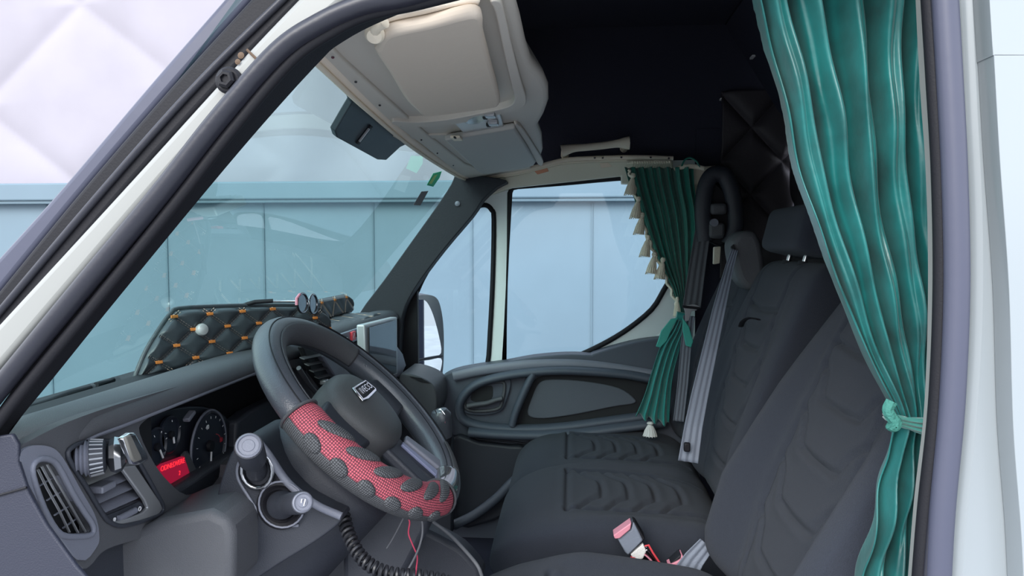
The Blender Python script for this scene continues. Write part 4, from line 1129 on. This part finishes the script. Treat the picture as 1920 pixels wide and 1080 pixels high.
# plastic trim at the bottom of rim
rimsurf(171, 196, -170, 178, 0.0248, M['chromed'] if False else mat('glossy_black', (0.06, 0.062, 0.07), 0.12, coat=1.0), 'bottom_trim', (1, 1), nu=24, nv=24)
rimsurf(197, 222, 20, 100, 0.0248, M['greymesh'], 'worn_grip', (0.12, 0.06), nu=24, nv=12)
tube('rim_edge', [wp_(a, RW + 0.012 * 1, 0.0215) for a in range(225, 330, 4)], 0.002, M['black'], sw, seg=6)
tube('red_line', [wp_(a, RW + 0.0262, -0.004) for a in range(171, 205, 4)], 0.0012, M['redprint'], sw, seg=6)
# hub / airbag cover
def hubring(sc, n, dz=0.0):
    pts = spl2([(0.075, 0.0), (0.062, 0.055), (0.02, 0.082), (-0.035, 0.076), (-0.068, 0.05), (-0.078, 0), (-0.068, -0.05), (-0.035, -0.076), (0.02, -0.082), (0.062, -0.055)], 4, True)
    return [CW + UW * (u * sc + 0.0) + EY * (v * sc) + NW * (n) for u, v in pts]
loft('airbag_cover', [hubring(0.96, -0.045), hubring(1.0, -0.02), hubring(1.0, 0.000), hubring(0.97, 0.010), hubring(0.88, 0.018), hubring(0.70, 0.024), hubring(0.45, 0.028), hubring(0.2, 0.029), hubring(0.02, 0.0292)], mat('airbag_vinyl', (0.070, 0.073, 0.076), 0.5, bump=0.3, bscale=600), sw)
# spokes: near, far, bottom pair
def spoke(name, a0, r0, w0_, a1, r1, w1_, n0, n1, th, m, par=sw, bev=0.006):
    A = wp_(a0, r0, n0); B = wp_(a1, r1, n1)
    d = (B - A).normalized(); s_ = d.cross(NW).normalized()
    V = [A - s_ * w0_, A + s_ * w0_, B + s_ * w1_, B - s_ * w1_]
    return extr(name, V, -NW * th, m, par, bev=bev, bseg=3)
spoke('spoke', 90, 0.06, 0.048, 92, 0.178, 0.034, 0.002, 0.004, 0.022, M['dashdark'])
spoke('spoke', 268, 0.06, 0.048, 268, 0.178, 0.036, 0.004, 0.006, 0.022, M['dashdark'])
spoke('spoke', 168, 0.05, 0.026, 172, 0.176, 0.018, 0.000, 0.004, 0.018, M['dashdark'])
spoke('spoke', 192, 0.05, 0.026, 188, 0.176, 0.018, 0.000, 0.004, 0.018, M['dashdark'])
spoke('spoke_trim', 191, 0.085, 0.006, 189, 0.165, 0.010, 0.006, 0.008, 0.006, mat('lilac_plastic', (0.20, 0.22, 0.34), 0.3), bev=0.002)
spoke('spoke_trim', 205, 0.09, 0.010, 200, 0.168, 0.016, 0.010, 0.012, 0.01, M['dash2'], bev=0.004)
# emblem
en_ = NW * 0.0285 + UW * 0.022
def EP(y, u, n=0.0): return CW + en_ + UW * u + EY * y + (NW + UW * 0.12).normalized() * n
em = extr('emblem', [EP(-0.046, -0.014), EP(-0.036, 0.013), EP(0.034, 0.013), EP(0.042, -0.010), EP(0.036, -0.014), EP(-0.020, -0.017)], NW * 0.003, M['chrome'], sw, bev=0.0012)
extr('emblem_field', [EP(-0.036, -0.0115, .0032), EP(-0.030, 0.0095, .0032), EP(0.030, 0.0095, .0032), EP(0.036, -0.0100, .0032), EP(-0.018, -0.0125, .0032)], NW * 0.0006, M['black'], sw)
text('emblem_text', 'IVECO', EP(0.001, -0.001, 0.0042), EY, UW, 0.017, M['chrome'], sw, ext=0.0008, fit=0.056)

# ------------------------------------------------------------------ gear lever
gk = root('gear_lever', PY(825, 800, 0.98), 'black gear lever with chrome emblem beyond the steering wheel', 'gear lever')
gc = PY(822, 786, 0.98)
lathe('knob', [(0, 0.0), (0.013, 0.002), (0.018, 0.02), (0.024, 0.045), (0.025, 0.058), (0.018, 0.070), (0, 0.075)], gc - Vector((-0.02, 0, 0.045)), (-0.25, -0.1, 1), M['leather'], gk, seg=24)
tube('lever_shaft', [gc - Vector((-0.02, 0, 0.04)), gc + Vector((0.0, 0.02, -0.16)), gc + Vector((-0.04, 0.03, -0.26))], 0.012, M['black'], gk)
def GP(a, b, y=0.955): return PY(a, b, y)
tube('knob_badge', [GP(a, b) for a, b in [(816, 769), (826, 767), (836, 780), (834, 793), (824, 788)]], 0.0018, M['chrome'], gk, seg=6, closed=True)
box('badge_mark', GP(826, 778), (0.010, 0.002, 0.012), M['silver'], gk, bev=0.001)

# ------------------------------------------------------------------ cables
pth = [PY(a, b, y) for a, b, y in [(640, 940, .36), (645, 970, .34), (655, 1005, .32), (675, 1042, .30), (705, 1066, .29), (745, 1078, .29), (800, 1082, .29), (850, 1095, .29)]]
sp3 = spl(pth, 40)
hel = []
L = 0; turns = 0
for i, p in enumerate(sp3):
    a = sp3[max(0, i - 1)]; b = sp3[min(len(sp3) - 1, i + 1)]
    t = (b - a).normalized(); n = Vector((0, 1, 0)); n = (n - t * n.dot(t)).normalized(); bb = t.cross(n)
    hel.append((p, n, bb))
cum = [0]
for a, b in zip(sp3[:-1], sp3[1:]): cum.append(cum[-1] + (b - a).length)
pts = []
tot = cum[-1]; pitch = 0.0082; NT = int(tot / pitch) * 14; j = 0
for i in range(NT):
    s_ = tot * i / NT
    while cum[j + 1] < s_: j += 1
    q = (s_ - cum[j]) / (cum[j + 1] - cum[j]); p = sp3[j].lerp(sp3[j + 1], q); _, n, bb = hel[j]
    th = 2 * math.pi * s_ / pitch
    pts.append(p + (n * math.cos(th) + bb * math.sin(th)) * 0.0080)
cb = tube('coiled_cable', pts, 0.0029, M['cableb'], seg=6)
tag(cb, 'black coiled cable hanging below the steering column', 'cable')
def wire(name, pts, r, m, lbl, cat='cable'):
    o = tube(name, spl([PY(a, b, y) for a, b, y in pts], 8), r, m, seg=8)
    return tag(o, lbl, cat)
wire('power_wire', [(760, 966, .44), (768, 978, .44), (766, 1000, .44), (774, 1022, .44), (782, 1042, .44), (781, 1062, .44), (777, 1090, .44)], 0.0013, M['wirered'], 'thin red wire hanging under the steering wheel', 'wire')
wire('power_wire', [(782, 955, .43), (791, 975, .43), (792, 1000, .43), (786, 1025, .43), (775, 1050, .43), (755, 1085, .43)], 0.0019, M['cable'], 'thin black wire curving down beside the red wire', 'wire')
wire('power_wire', [(758, 968, .44), (747, 990, .44), (735, 1012, .44), (725, 1028, .44)], 0.0014, M['cable'], 'short taut black wire running to the cowl left of the red wire', 'wire')
wire('grey_conduit', [(740, 945, .62), (800, 972, .62), (840, 1000, .62), (870, 1030, .60), (895, 1060, .58), (905, 1085, .58)], 0.0034, mat('conduit_grey', (0.16, 0.165, 0.18), 0.5), 'stiff grey cable arching from wheel bottom to driver seat', 'cable')

# interior tunnel below dash
S(box('trim_25', (-0.50, 0.86, 0.84), (0.36, 0.34, 0.44), M['dashdark'], bev=0.04))
S(extr('trim_26', LY(spl2([(700, 1020), (760, 985), (830, 1010), (880, 1045), (900, 1100), (760, 1150), (680, 1130)], 3, True), 0.64), (0, 0.06, 0), M['dashdark'], bev=0.02))

# ------------------------------------------------------------------ seats
def seat(name, label, cx_y, hw, xf, xb, zt_, backtop, rec, cat, belt=0, big=1.0, endW=None):
    """xf: cushion front x, xb: where the backrest front meets the cushion"""
    r = root(name, (0.1, cx_y, ZF), label, cat, 'cab seats')
    L = xb + 0.05 - xf
    sm_ = []
    tilt = 0.10 if name == 'driver_seat' else 0.04
    sm_.append([(0.165 * 1, -hw * .66), (0.165, hw * .66)])
    bx = hw * 0.60
    sm_.append([(0.165, -bx), (0.26, -bx * 1.02), (0.36, -bx * .98), (L - .05, -bx * .80)])
    sm_.append([(0.165, bx), (0.26, bx * 1.02), (0.36, bx * .98), (L - .05, bx * .80)])
    for k in range(4):
        a = 0.205 + k * 0.062
        sm_.append([(a - .012, -bx * .95), (a + .012, -bx * .62), (a + .040, -bx * .42), (a + .044, 0), (a + .040, bx * .42), (a + .012, bx * .62), (a - .012, bx * .95)])
    # cushion: ea along +x from the front
    wf = lambda s: hw * (0.93 + 0.07 * min(1, s / 0.2))
    tf = lambda s: 0.155
    bf = lambda s: 0.040 * big * float(sstep(0.12, 0.45, np.array(s)))
    cushion('seat_cushion', (xf, cx_y, zt_ - 0.085), (1, 0, -tilt), (0, 1, 0), (tilt, 0, 1), L, wf, tf, bf, sm_, M['fabric'], r, bw=hw * .42, endr=0.12, endp=2.6, spine=lambda S_: 0.012 * np.sin(S_ * 3.1) - 0.02 * np.clip(1 - S_ / .25, 0, 1) ** 2)
    box('seat_base', (xf + L / 2 + 0.02, cx_y, (ZF + zt_ - 0.15) / 2), (L - 0.10, hw * 1.75, zt_ - 0.15 - ZF), M['black'], r, bev=0.02)
    # backrest
    H = (backtop - zt_ + 0.02) / math.cos(rec)
    ea = Vector((math.sin(rec), 0, math.cos(rec))); en = Vector((-math.cos(rec), 0, math.sin(rec)))
    b0 = Vector((xb, cx_y, zt_ - 0.02)) - en * 0.0
    sb = []
    hb = hw * .56
    top = H * 0.78
    e_in = hb * (endW or 1.0)
    sb.append([(0.02, -hb * .82), (H * .35, -hb * 1.0), (top, -e_in * .92), (H, -e_in * .95)])
    sb.append([(0.02, hb * .82), (H * .35, hb * 1.0), (top, e_in * .92), (H, e_in * .95)])
    sb.append([(top + .012, -hb * .95), (top, 0), (top + .012, hb * .95)])
    for k, a in enumerate((0.12, 0.21, 0.30, 0.38)):
        a = a * H / 0.57
        sb.append([(a + .045, -hb * .95), (a + .020, -hb * .72), (a - .018, -hb * .55), (a - .022, 0.0), (a - .018, hb * .55), (a + .020, hb * .72), (a + .045, hb * .95)])
    wb_ = lambda s: hw * (0.99 - 0.06 * float(sstep(0.6, 1.0, np.array(s))))
    tb_f = lambda s: 0.125 - 0.030 * s
    bb_ = lambda s: float(np.interp(s, [0, .12, .3, .62, .93, 1], [.045, .070, .076, .042, .004, 0])) * big
    cushion('backrest', b0 - en * 0.075, ea, (0, 1, 0), en, H, wb_, tb_f, bb_, sb, M['fabric'], r, bw=hw * .44, endr=0.06, endp=3.0, spine=lambda S_: 0.01 * np.sin(S_ * math.pi) )
    return r, b0, ea, en, H
s1_, b01, ea1, en1, H1 = seat('driver_seat', 'near dark grey fabric driver seat beside teal curtain', 0.455, 0.258, -0.21, 0.280, 1.003, 1.560, math.radians(20), 'seat', big=1.0)
s2_, b02, ea2, en2, H2 = seat('passenger_seat', 'middle dark grey fabric passenger seat with headrest', 1.040, 0.233, -0.175, 0.322, 1.020, 1.585, math.radians(14), 'seat', big=.6)
s3_, b03, ea3, en3, H3 = seat('passenger_seat', 'far dark grey fabric passenger seat beside the passenger door', 1.505, 0.225, -0.175, 0.335, 1.000, 1.560, math.radians(13), 'seat', big=.6)
# headrests with chrome posts
def headrest(r, b0, ea, en, H, cy, w, px_top, lift=0.03, h=0.135):
    t = b0 + ea * H - en * 0.055
    t = Vector((t.x, cy, t.z))
    rbox('headrest', t + ea * (lift + h / 2 + 0.01), (0.11, w, h), 0.022, M['fabric'], r, ax=(-en, Vector((0, 1, 0)), ea), n=10)
    for dy in (-0.06, 0.06):
        tube('headrest_post', [t + Vector((0, dy, 0)) - ea * 0.03, t + Vector((0, dy, 0)) + ea * (lift + 0.03)], 0.006, M['chrome'], r, seg=10)
        lathe('post_guide', [(0, -.004), (0.014, -.004), (0.013, 0.006), (0, 0.006)], t + Vector((0, dy, 0)) + ea * 0.002, ea, M['black'], r, seg=14)
headrest(s1_, b01, ea1, en1, H1, 0.455, 0.26, 0)
headrest(s2_, b02 + Vector((-0.012, 0, 0)), ea2, en2, H2 - .01, 1.0, 0.30, 0, lift=0.012, h=0.105)
# strap pull on the middle backrest
pl_ = LX([(1395, 604)], 0.40)[0]
def onback(px, py, b0, en, d=0.0): return hit(px, py, b0 + en * d, en)
tube('pull_strap', spl([onback(a, b, b02, en2, 0.026 + o_) for a, b, o_ in [(1389, 612, 0), (1393, 603, .012), (1402, 597, .014), (1412, 597, .006), (1422, 599, 0)]], 6), 0.004, M['black'], s2_, seg=8, flat=(1.6, .5))
# dark bunk pad visible over the middle headrest
bp_ = rbox('bunk_mattress', (0.665, 1.25, 1.36), (0.06, 1.0, 0.30), 0.04, M['fabric2'], n=8)
tag(bp_, 'dark grey padded bunk edge behind the seat backs', 'mattress')

# belt tower between the seats
bt_ = root('belt_tower', PY(1395, 520, 1.27), 'dark grey rounded seat belt outlet on the shoulder of the middle seat', 'belt outlet')
tw = spl2([(1371, 462), (1378, 444), (1392, 434), (1412, 433), (1424, 445), (1432, 475), (1434, 520), (1410, 545), (1388, 530), (1377, 500)], 4, True)
extr('housing', LY(tw, 1.24), (0, 0.10, 0), M['dash'], bt_, bev=0.022, bseg=4)
extr('belt_slot', LY([(1371, 463), (1376, 458), (1380, 470), (1375, 480)], 1.235), (0, 0.01, 0), M['void'], bt_)
# black belt height handle on the far pillar
hn = root('pillar_grab_handle', PY(1355, 420, 1.60), 'tall black grab handle with rounded top on the beige far pillar', 'grab handle')
tube('handle_loop', LY(spl2([(1322, 452), (1318, 400), (1322, 355), (1332, 332), (1345, 326), (1360, 332), (1372, 360), (1379, 400), (1378, 430), (1368, 458)], 6), 1.60), 0.017, M['dashdark'], hn, seg=14, flat=(1.0, 1.5))
extr('handle_plate', LY([(1325, 360), (1340, 340), (1362, 360), (1370, 400), (1368, 455), (1350, 462), (1322, 450)], 1.63), (0, 0.03, 0), M['black'], hn, bev=0.006)
box('handle_bridge', PY(1346, 392, 1.60), (0.05, 0.04, 0.035), M['dash'], hn, bev=0.01)
box('handle_bridge', PY(1342, 432, 1.60), (0.05, 0.04, 0.05), M['dash'], hn, bev=0.01)
lathe('handle_boss', [(0, 0), (0.012, 0), (0.012, .03), (0, .03)], PY(1336, 418, 1.60), (0, -1, 0), M['dash2'], hn)
pt = extr('pillar_trim', LY(spl2([(1290, 316), (1345, 310), (1345, 320), (1330, 335), (1322, 380), (1318, 398), (1298, 402), (1294, 370), (1300, 340), (1288, 325)], 2, True), 1.72), (0, 0.05, 0), M['beige'], bev=0.006)
tag(pt, 'pale beige plastic pillar trim behind the black grab handle', 'pillar trim')
lathe('trim_cap', [(0, 0), (0.020, 0), (0.020, 0.004), (0.016, 0.006), (0.013, 0.003), (0, 0.003)], PY(1320, 342, 1.72), (0, -1, 0), M['beige'], pt, seg=20)
gd = root('belt_guide', PY(1318, 402, 1.68), 'black upper belt guide ring on the far beige pillar', 'belt guide')
tube('guide_ring', LY(spl2([(1302, 405), (1306, 394), (1322, 388), (1334, 394), (1334, 408), (1318, 412)], 4, True), 1.68), 0.0065, M['black'], gd, seg=10, closed=True)
lathe('guide_bolt', [(0, 0), (0.008, 0), (0.006, .006), (0, .007)], PY(1311, 401, 1.675), (0, -1, 0), M['chrome'], gd, seg=12)
ev_ = extr('beige_latch', LY([(1339, 463), (1352, 462), (1350, 494), (1338, 496)], 1.66), (0, 0.02, 0), M['cream'], bev=0.003)
tag(ev_, 'small pale upright bracket strip above the far seat back', 'bracket')

def ribbon(name, pts, m, label=None, cat=None, parent=None, th=0.0016, ridges=3, dy=0.0):
    """belt webbing: pts = (px, py, halfwidth_px, y)"""
    def f(u, v):
        k = u * (len(pts) - 1); i = min(int(k), len(pts) - 2); t = k - i
        a = [pts[i][q] + (pts[i + 1][q] - pts[i][q]) * t for q in range(4)]
        d = (pts[i + 1][0] - pts[i][0], pts[i + 1][1] - pts[i][1]); L_ = math.hypot(*d)
        nx, ny = -d[1] / L_, d[0] / L_
        s_ = (v * 2 - 1)
        return PY(a[0] + nx * s_ * a[2], a[1] + ny * s_ * a[2], a[3]) + Vector((0, -0.0012 * math.cos(v * math.pi * 2 * ridges), 0))
    o = surf(name, f, 60, 24, m, parent, thick=th)
    if label: tag(o, label, cat)
    return o
ribbon('seat_belt', [(1378, 468, 6, 1.22), (1368, 500, 8, 1.20), (1348, 580, 12, 1.12), (1330, 660, 14, 1.05), (1312, 740, 16, 1.0), (1300, 800, 17, .96), (1290, 866, 19, .94)], M['strap'], 'light grey seat belt running down across the middle seat back', 'seat belt')
far_belt = root('seat_belt', PY(1300, 500, 1.62), 'dark seat belt with metal tongue hanging by far seat and curtain', 'seat belt')
ribbon('belt_webbing', [(1322, 408, 14, 1.62), (1315, 450, 15, 1.60), (1306, 510, 16, 1.58), (1297, 575, 17, 1.56)], M['strapd'], parent=far_belt)
ribbon('belt_webbing', [(1292, 592, 11, 1.58), (1286, 650, 10, 1.58), (1280, 720, 10, 1.58), (1272, 790, 10, 1.58)], mat('belt_webbing_mid', (0.17, 0.19, 0.23), 0.6, bump=.4, bscale=400), parent=far_belt)
extr('belt_tongue', LY([(1281, 574), (1300, 570), (1312, 574), (1306, 582), (1296, 584), (1292, 602), (1285, 602), (1284, 584)], 1.53), (0, 0.004, 0), M['silver'], far_belt, bev=0.001)
tube('tongue_bar', LY([(1280, 575), (1311, 578)], 1.528), 0.004, M['black'], far_belt, seg=8)
bl = box('belt_anchor', PY(1288, 838, 0.93), (0.014, 0.012, 0.02), M['black'], bev=0.003)
tag(bl, 'small black stop button on the light grey middle seat belt', 'belt stop')
# buckles
def BQ(a, b, y=0.735): return PY(a, b, y)
bk = root('seat_belt_buckle', BQ(1190, 1010), 'broken seat belt buckle with faded pink release button between the front seats', 'seat belt buckle')
extr('buckle_body', [BQ(a, b) for a, b in [(1155, 1006), (1183, 994), (1188, 979), (1206, 1014), (1178, 1042), (1172, 1036)]], (0, 0.03, 0), M['strap'], bk, bev=0.003)
extr('buckle_side', [BQ(a, b, 0.738) for a, b in [(1186, 978), (1192, 980), (1210, 1010), (1205, 1016)]], (0, 0.03, 0), M['black'], bk, bev=0.002)
extr('release_button', [BQ(a, b, 0.728) for a, b in [(1150, 1004), (1184, 980), (1182, 993), (1162, 1010), (1153, 1011)]], (0, 0.03, 0), M['pink'], bk, bev=0.002)
extr('exposed_latch', [BQ(a, b, 0.740) for a, b in [(1182, 1040), (1206, 1020), (1212, 1034), (1206, 1048), (1198, 1050), (1186, 1046)]], (0, 0.012, 0), M['whitey'], bk, bev=0.002)
tube('release_spring', [BQ(a, b, 0.742) for a, b in [(1209, 1024), (1216, 1022), (1224, 1036), (1240, 1060)]], 0.0022, M['red'], bk, seg=8)
tube('release_spring', [BQ(a, b, 0.742) for a, b in [(1204, 1036), (1214, 1044), (1222, 1052)]], 0.0018, M['pink'], bk, seg=8)
lathe('pivot_pin', [(0, 0), (0.006, 0), (0.006, .01), (0, .01)], BQ(1187, 1046, 0.75), (0, -1, 0), M['red'], bk, seg=14)
extr('buckle_core', [BQ(a, b, 0.746) for a, b in [(1190, 1042), (1214, 1028), (1240, 1062), (1225, 1070)]], (0, 0.02, 0), M['chromed'], bk, bev=0.003)
b2 = root('seat_belt_buckle', BQ(1270, 1050), 'bright red seat belt buckle top beside driver seat backrest', 'seat belt buckle')
extr('release_button', [BQ(a, b, 0.715) for a, b in [(1252, 1062), (1276, 1050), (1279, 1040), (1288, 1058), (1272, 1073), (1262, 1070)]], (0, 0.03, 0), M['pink'], b2, bev=0.002)
extr('buckle_body', [BQ(a, b, 0.72) for a, b in [(1254, 1060), (1276, 1040), (1280, 1044), (1272, 1056), (1258, 1064)]], (0, 0.03, 0), M['black'], b2, bev=0.002)
ribbon('seat_belt', [(1325, 1020, 16, 0.71), (1300, 1050, 20, 0.71), (1270, 1100, 26, .71)], M['strap'], 'short light grey belt webbing beside the driver seat at photo bottom', 'seat belt')
b3 = extr('seat_belt_buckle', LY([(1226, 895), (1236, 886), (1240, 884), (1247, 895)], 1.285), (0, 0.02, 0), M['red'], bev=0.002)
tag(b3, 'small red buckle tip between the middle and far seat cushions', 'seat belt buckle')

# ------------------------------------------------------------------ teal curtain, driver side
def lerp_tab(tab, t):
    for (a, va_), (b, vb_) in zip(tab[:-1], tab[1:]):
        if t <= b: 
            q = (t - a) / (b - a); q = q
            return va_ + (vb_ - va_) * q
    return tab[-1][1]
def smooth_tab(tab):
    P = spl([(a, b, 0) for a, b in tab], 6)
    return [(p.x, p.y) for p in P]
tc_ = root('window_curtain', PY(1700, 780, 0.10), 'large teal velvet curtain gathered by a tie beside the driver door pillar', 'curtain')
Lt = smooth_tab([(-120, 1380), (0, 1422), (110, 1455), (200, 1475), (330, 1500), (460, 1540), (570, 1582), (660, 1622), (745, 1664), (785, 1680)])
Rt = smooth_tab([(-120, 1712), (0, 1718), (150, 1722), (300, 1732), (450, 1744), (600, 1745), (750, 1734), (785, 1730)])
phs = [0.0, 1.9, 3.1]
def cur1(u, v):
    py = -110 + 895 * v
    l = lerp_tab(Lt, py); r_ = lerp_tab(Rt, py)
    uu2 = u + 0.018 * math.sin(9 * v + 6 * u)
    px = l + (r_ - l) * min(1, max(0, u + 0.010 * math.sin(5 * v + 14 * u) * math.sin(math.pi * u)))
    amp = 0.026 * (0.55 + 0.45 * (1 - v)) + 0.004
    ph = 2 * math.pi * (4.6 * u ** 0.85 + 0.30 * math.sin(2.6 * v + .5) + 0.10 * math.sin(7 * v + 5 * u))
    y = 0.10 - amp * (abs(math.cos(ph / 2)) ** 0.8 * 2 - 1.2 + 0.22 * math.cos(2.3 * ph + 1 + 2 * v)) * (1 - 0.35 * v)
    y -= 0.006 * math.sin(23 * v + 7 * u) * math.sin(4 * v + 9 * u)
    return PY(px, py, 0.10) + Vector((0, y - 0.10, 0))
surf('upper_drape', cur1, 240, 150, M['velvet'], tc_, thick=0.0015)
Ll = smooth_tab([(785, 1676), (800, 1672), (830, 1668), (870, 1664), (930, 1648), (1000, 1634), (1080, 1620), (1150, 1606)])
Rl = smooth_tab([(785, 1729), (800, 1731), (850, 1730), (900, 1724), (960, 1716), (1020, 1712), (1080, 1700), (1150, 1690)])
def cur2(u, v):
    py = 785 + 360 * v
    l = lerp_tab(Ll, py); r_ = lerp_tab(Rl, py)
    px = l + (r_ - l) * u
    ph = 2 * math.pi * (2.7 * u + 0.25 * math.sin(2.4 * v + .4) + 0.1 * math.sin(9 * v))
    amp = 0.010 + 0.012 * v
    return PY(px, py, 0.10) + Vector((0, -amp * (math.cos(ph) + 0.3 * math.cos(2.1 * ph + 3 * v)) - 0.006 * math.sin(13 * v + 5 * u), 0))
surf('lower_drape', cur2, 120, 80, M['velvet'], tc_, thick=0.0015)
def tieg(u, v):
    th = 2 * math.pi * u
    px = 1704 + 40 * math.cos(th) * (1.0 if math.cos(th) < 0 else 0.8); py = 787 + (v - .5) * (16 + 22 * (0.5 + 0.5 * math.cos(th))) + 6 * math.cos(th)
    return PY(px, py, 0.10) + Vector((0, -0.030 * math.sin(th) - 0.003 * math.cos(v * 20 + 3 * math.sin(th)), 0))
surf('tie_band', tieg, 60, 16, mat('teal_velvet_tie', (0.03, 0.19, 0.155), 0.6, bump=0.6, bscale=80, sheen=0.5), tc_, thick=0.002)
V, Fc = tubeg(LY(spl2([(1672, 752), (1665, 768), (1672, 782), (1680, 792), (1676, 800), (1668, 795)], 5), 0.065), 0.006, 8)
mk('tie_knot', V, Fc, mat('teal_fray', (0.05, 0.22, 0.18), 0.8, bump=1.0, bscale=300), tc_)

# ------------------------------------------------------------------ passenger curtain
YC = 1.66
pc = root('window_curtain', PY(1260, 600, YC), 'dark green passenger window curtain with cream tassel trim', 'curtain')
L2 = smooth_tab([(312, 1170), (345, 1180), (400, 1198), (440, 1212), (490, 1232), (540, 1258), (575, 1270), (598, 1275)])
R2 = smooth_tab([(312, 1300), (345, 1302), (400, 1308), (440, 1306), (490, 1300), (540, 1293), (575, 1288), (598, 1287)])
def cur3(u, v):
    py = 314 + 284 * v
    l = lerp_tab(L2, py); r_ = lerp_tab(R2, py)
    ph = 2 * math.pi * (7.5 * u + 0.3 * math.sin(3 * v + 2 * u))
    amp = 0.012 * (1 - v) + 0.006
    return PY(l + (r_ - l) * u, py, YC) + Vector((0, -amp * (math.cos(ph) + .3 * math.cos(2.2 * ph + 2)), 0))
surf('upper_drape', cur3, 200, 70, M['green'], pc, thick=0.0015)
L3 = smooth_tab([(590, 1273), (620, 1258), (650, 1238), (700, 1221), (740, 1208), (778, 1191)])
R3 = smooth_tab([(590, 1288), (620, 1284), (650, 1275), (700, 1262), (740, 1257), (795, 1255)])
def cur4(u, v):
    py0 = 590; pe = 775 + 22 * u ** .7 + 3 * math.cos(u * 22)
    py = py0 + (pe - py0) * v
    l = lerp_tab(L3, py); r_ = lerp_tab(R3, py)
    ph = 2 * math.pi * (3.6 * u + .2 * math.sin(3 * v))
    return PY(l + (r_ - l) * u, py, YC - 0.05) + Vector((0, -(0.006 + 0.012 * v) * math.cos(ph), 0))
surf('lower_ruffle', cur4, 90, 50, M['greenlo'], pc, thick=0.0015)
for pts in ([(1272, 596), (1262, 612), (1250, 640), (1238, 652), (1230, 650), (1240, 620), (1258, 598)], [(1280, 596), (1292, 612), (1300, 640), (1296, 652), (1286, 648), (1280, 620)]):
    extr('tie_tail', LY(pts, YC - 0.115), (0, 0.006, 0), mat('green_tie', (0.05, 0.42, 0.34), 0.55, bump=0.4, bscale=100), pc, bev=0.002)
tube('tie_band', LY([(1268, 592), (1280, 594), (1290, 596)], YC - 0.06), 0.014, M['greenlo'], pc, seg=12)
# cream braid and tassels down the leading edge
ep = [PY(a, b, YC - 0.03) for a, b in spl2([(1178, 318), (1186, 340), (1196, 380), (1208, 425), (1222, 462), (1238, 498), (1254, 535), (1268, 570), (1274, 592)], 8)]
tube('cream_braid', [p + Vector((0.004 * math.sin(i * 1.3), 0, 0)) for i, p in enumerate(ep)], 0.008, M['cream'], pc, seg=8, flat=(1.3, .6))
def tassel(px, py, L_, w_, m, par, y=YC - 0.045, lean=0.0):
    t = MB()
    top = PY(px, py, y)
    V, Fc = latheg([(0, 0), (w_ * .35, 0.002), (w_ * .5, .14 * L_), (w_ * .3, .24 * L_), (w_ * .36, .30 * L_), (w_ * .75, .65 * L_), (w_ * .95, .98 * L_), (w_ * .7, L_), (0, .98 * L_)], top, (lean, 0, -1), 14)
    t.add(V, Fc)
    for i in range(14):
        a = i * 2 * math.pi / 14
        d = Vector((math.cos(a), math.sin(a), 0))
        t.add(*tubeg([top + Vector((lean * .3 * L_, 0, -.3 * L_)) + d * w_ * .36, top + Vector((lean * .65 * L_, 0, -.65 * L_)) + d * w_ * .76, top + Vector((lean * L_, 0, -1.03 * L_)) + d * w_ * 1.0], 0.0011, 4))
    return t.build('tassel', m, par)
for k, (a, b) in enumerate([(1190, 328), (1200, 372), (1207, 402), (1218, 444), (1230, 476), (1246, 486), (1272, 560)]):
    tassel(a - 2, b - 4, 0.068 if k < 6 else 0.062, 0.017 if k < 6 else 0.012, M['cream'], pc, lean=-0.18 if k < 6 else 0)
wt = tassel(1219, 790, 0.046, 0.022, M['whitey'], pc, y=YC - 0.06)
# curtain hooks on the track
tr = tube('curtain_track', LY([(1175, 304), (1215, 303), (1258, 303)], 1.70), 0.006, M['cream'], seg=8)
tag(tr, 'short cream curtain track above the gathered green curtain', 'curtain track')
for k in range(16):
    px = 1186 + k * 4.6
    hp_ = [PY(px + dx, py, 1.69) for dx, py in [(0, 302), (2.2, 306), (0.5, 312), (-1, 318), (1.5, 325), (4.5, 326), (6, 321)]]
    o = tube('curtain_hook', spl(hp_, 3), 0.0017, M['cream'], seg=6)
    tag(o, 'small cream plastic curtain hook in the row above the green curtain', 'curtain hook', 'hooks above the green curtain')
# second track bar
t2 = tube('curtain_rod', LY(spl2([(1264, 318), (1280, 313), (1300, 312), (1320, 316)], 5), 1.66), 0.0075, M['cream'], seg=10)
tag(t2, 'short pale curved rod joining the green curtain to the pillar', 'rod')
l_ = tube('curtain_loop', LY(spl2([(1278, 312), (1284, 300), (1294, 296), (1306, 303), (1312, 314)], 5), 1.655), 0.003, M['green'], seg=6)
tag(l_, 'thin green fabric loop over the pale curved rod', 'curtain loop')
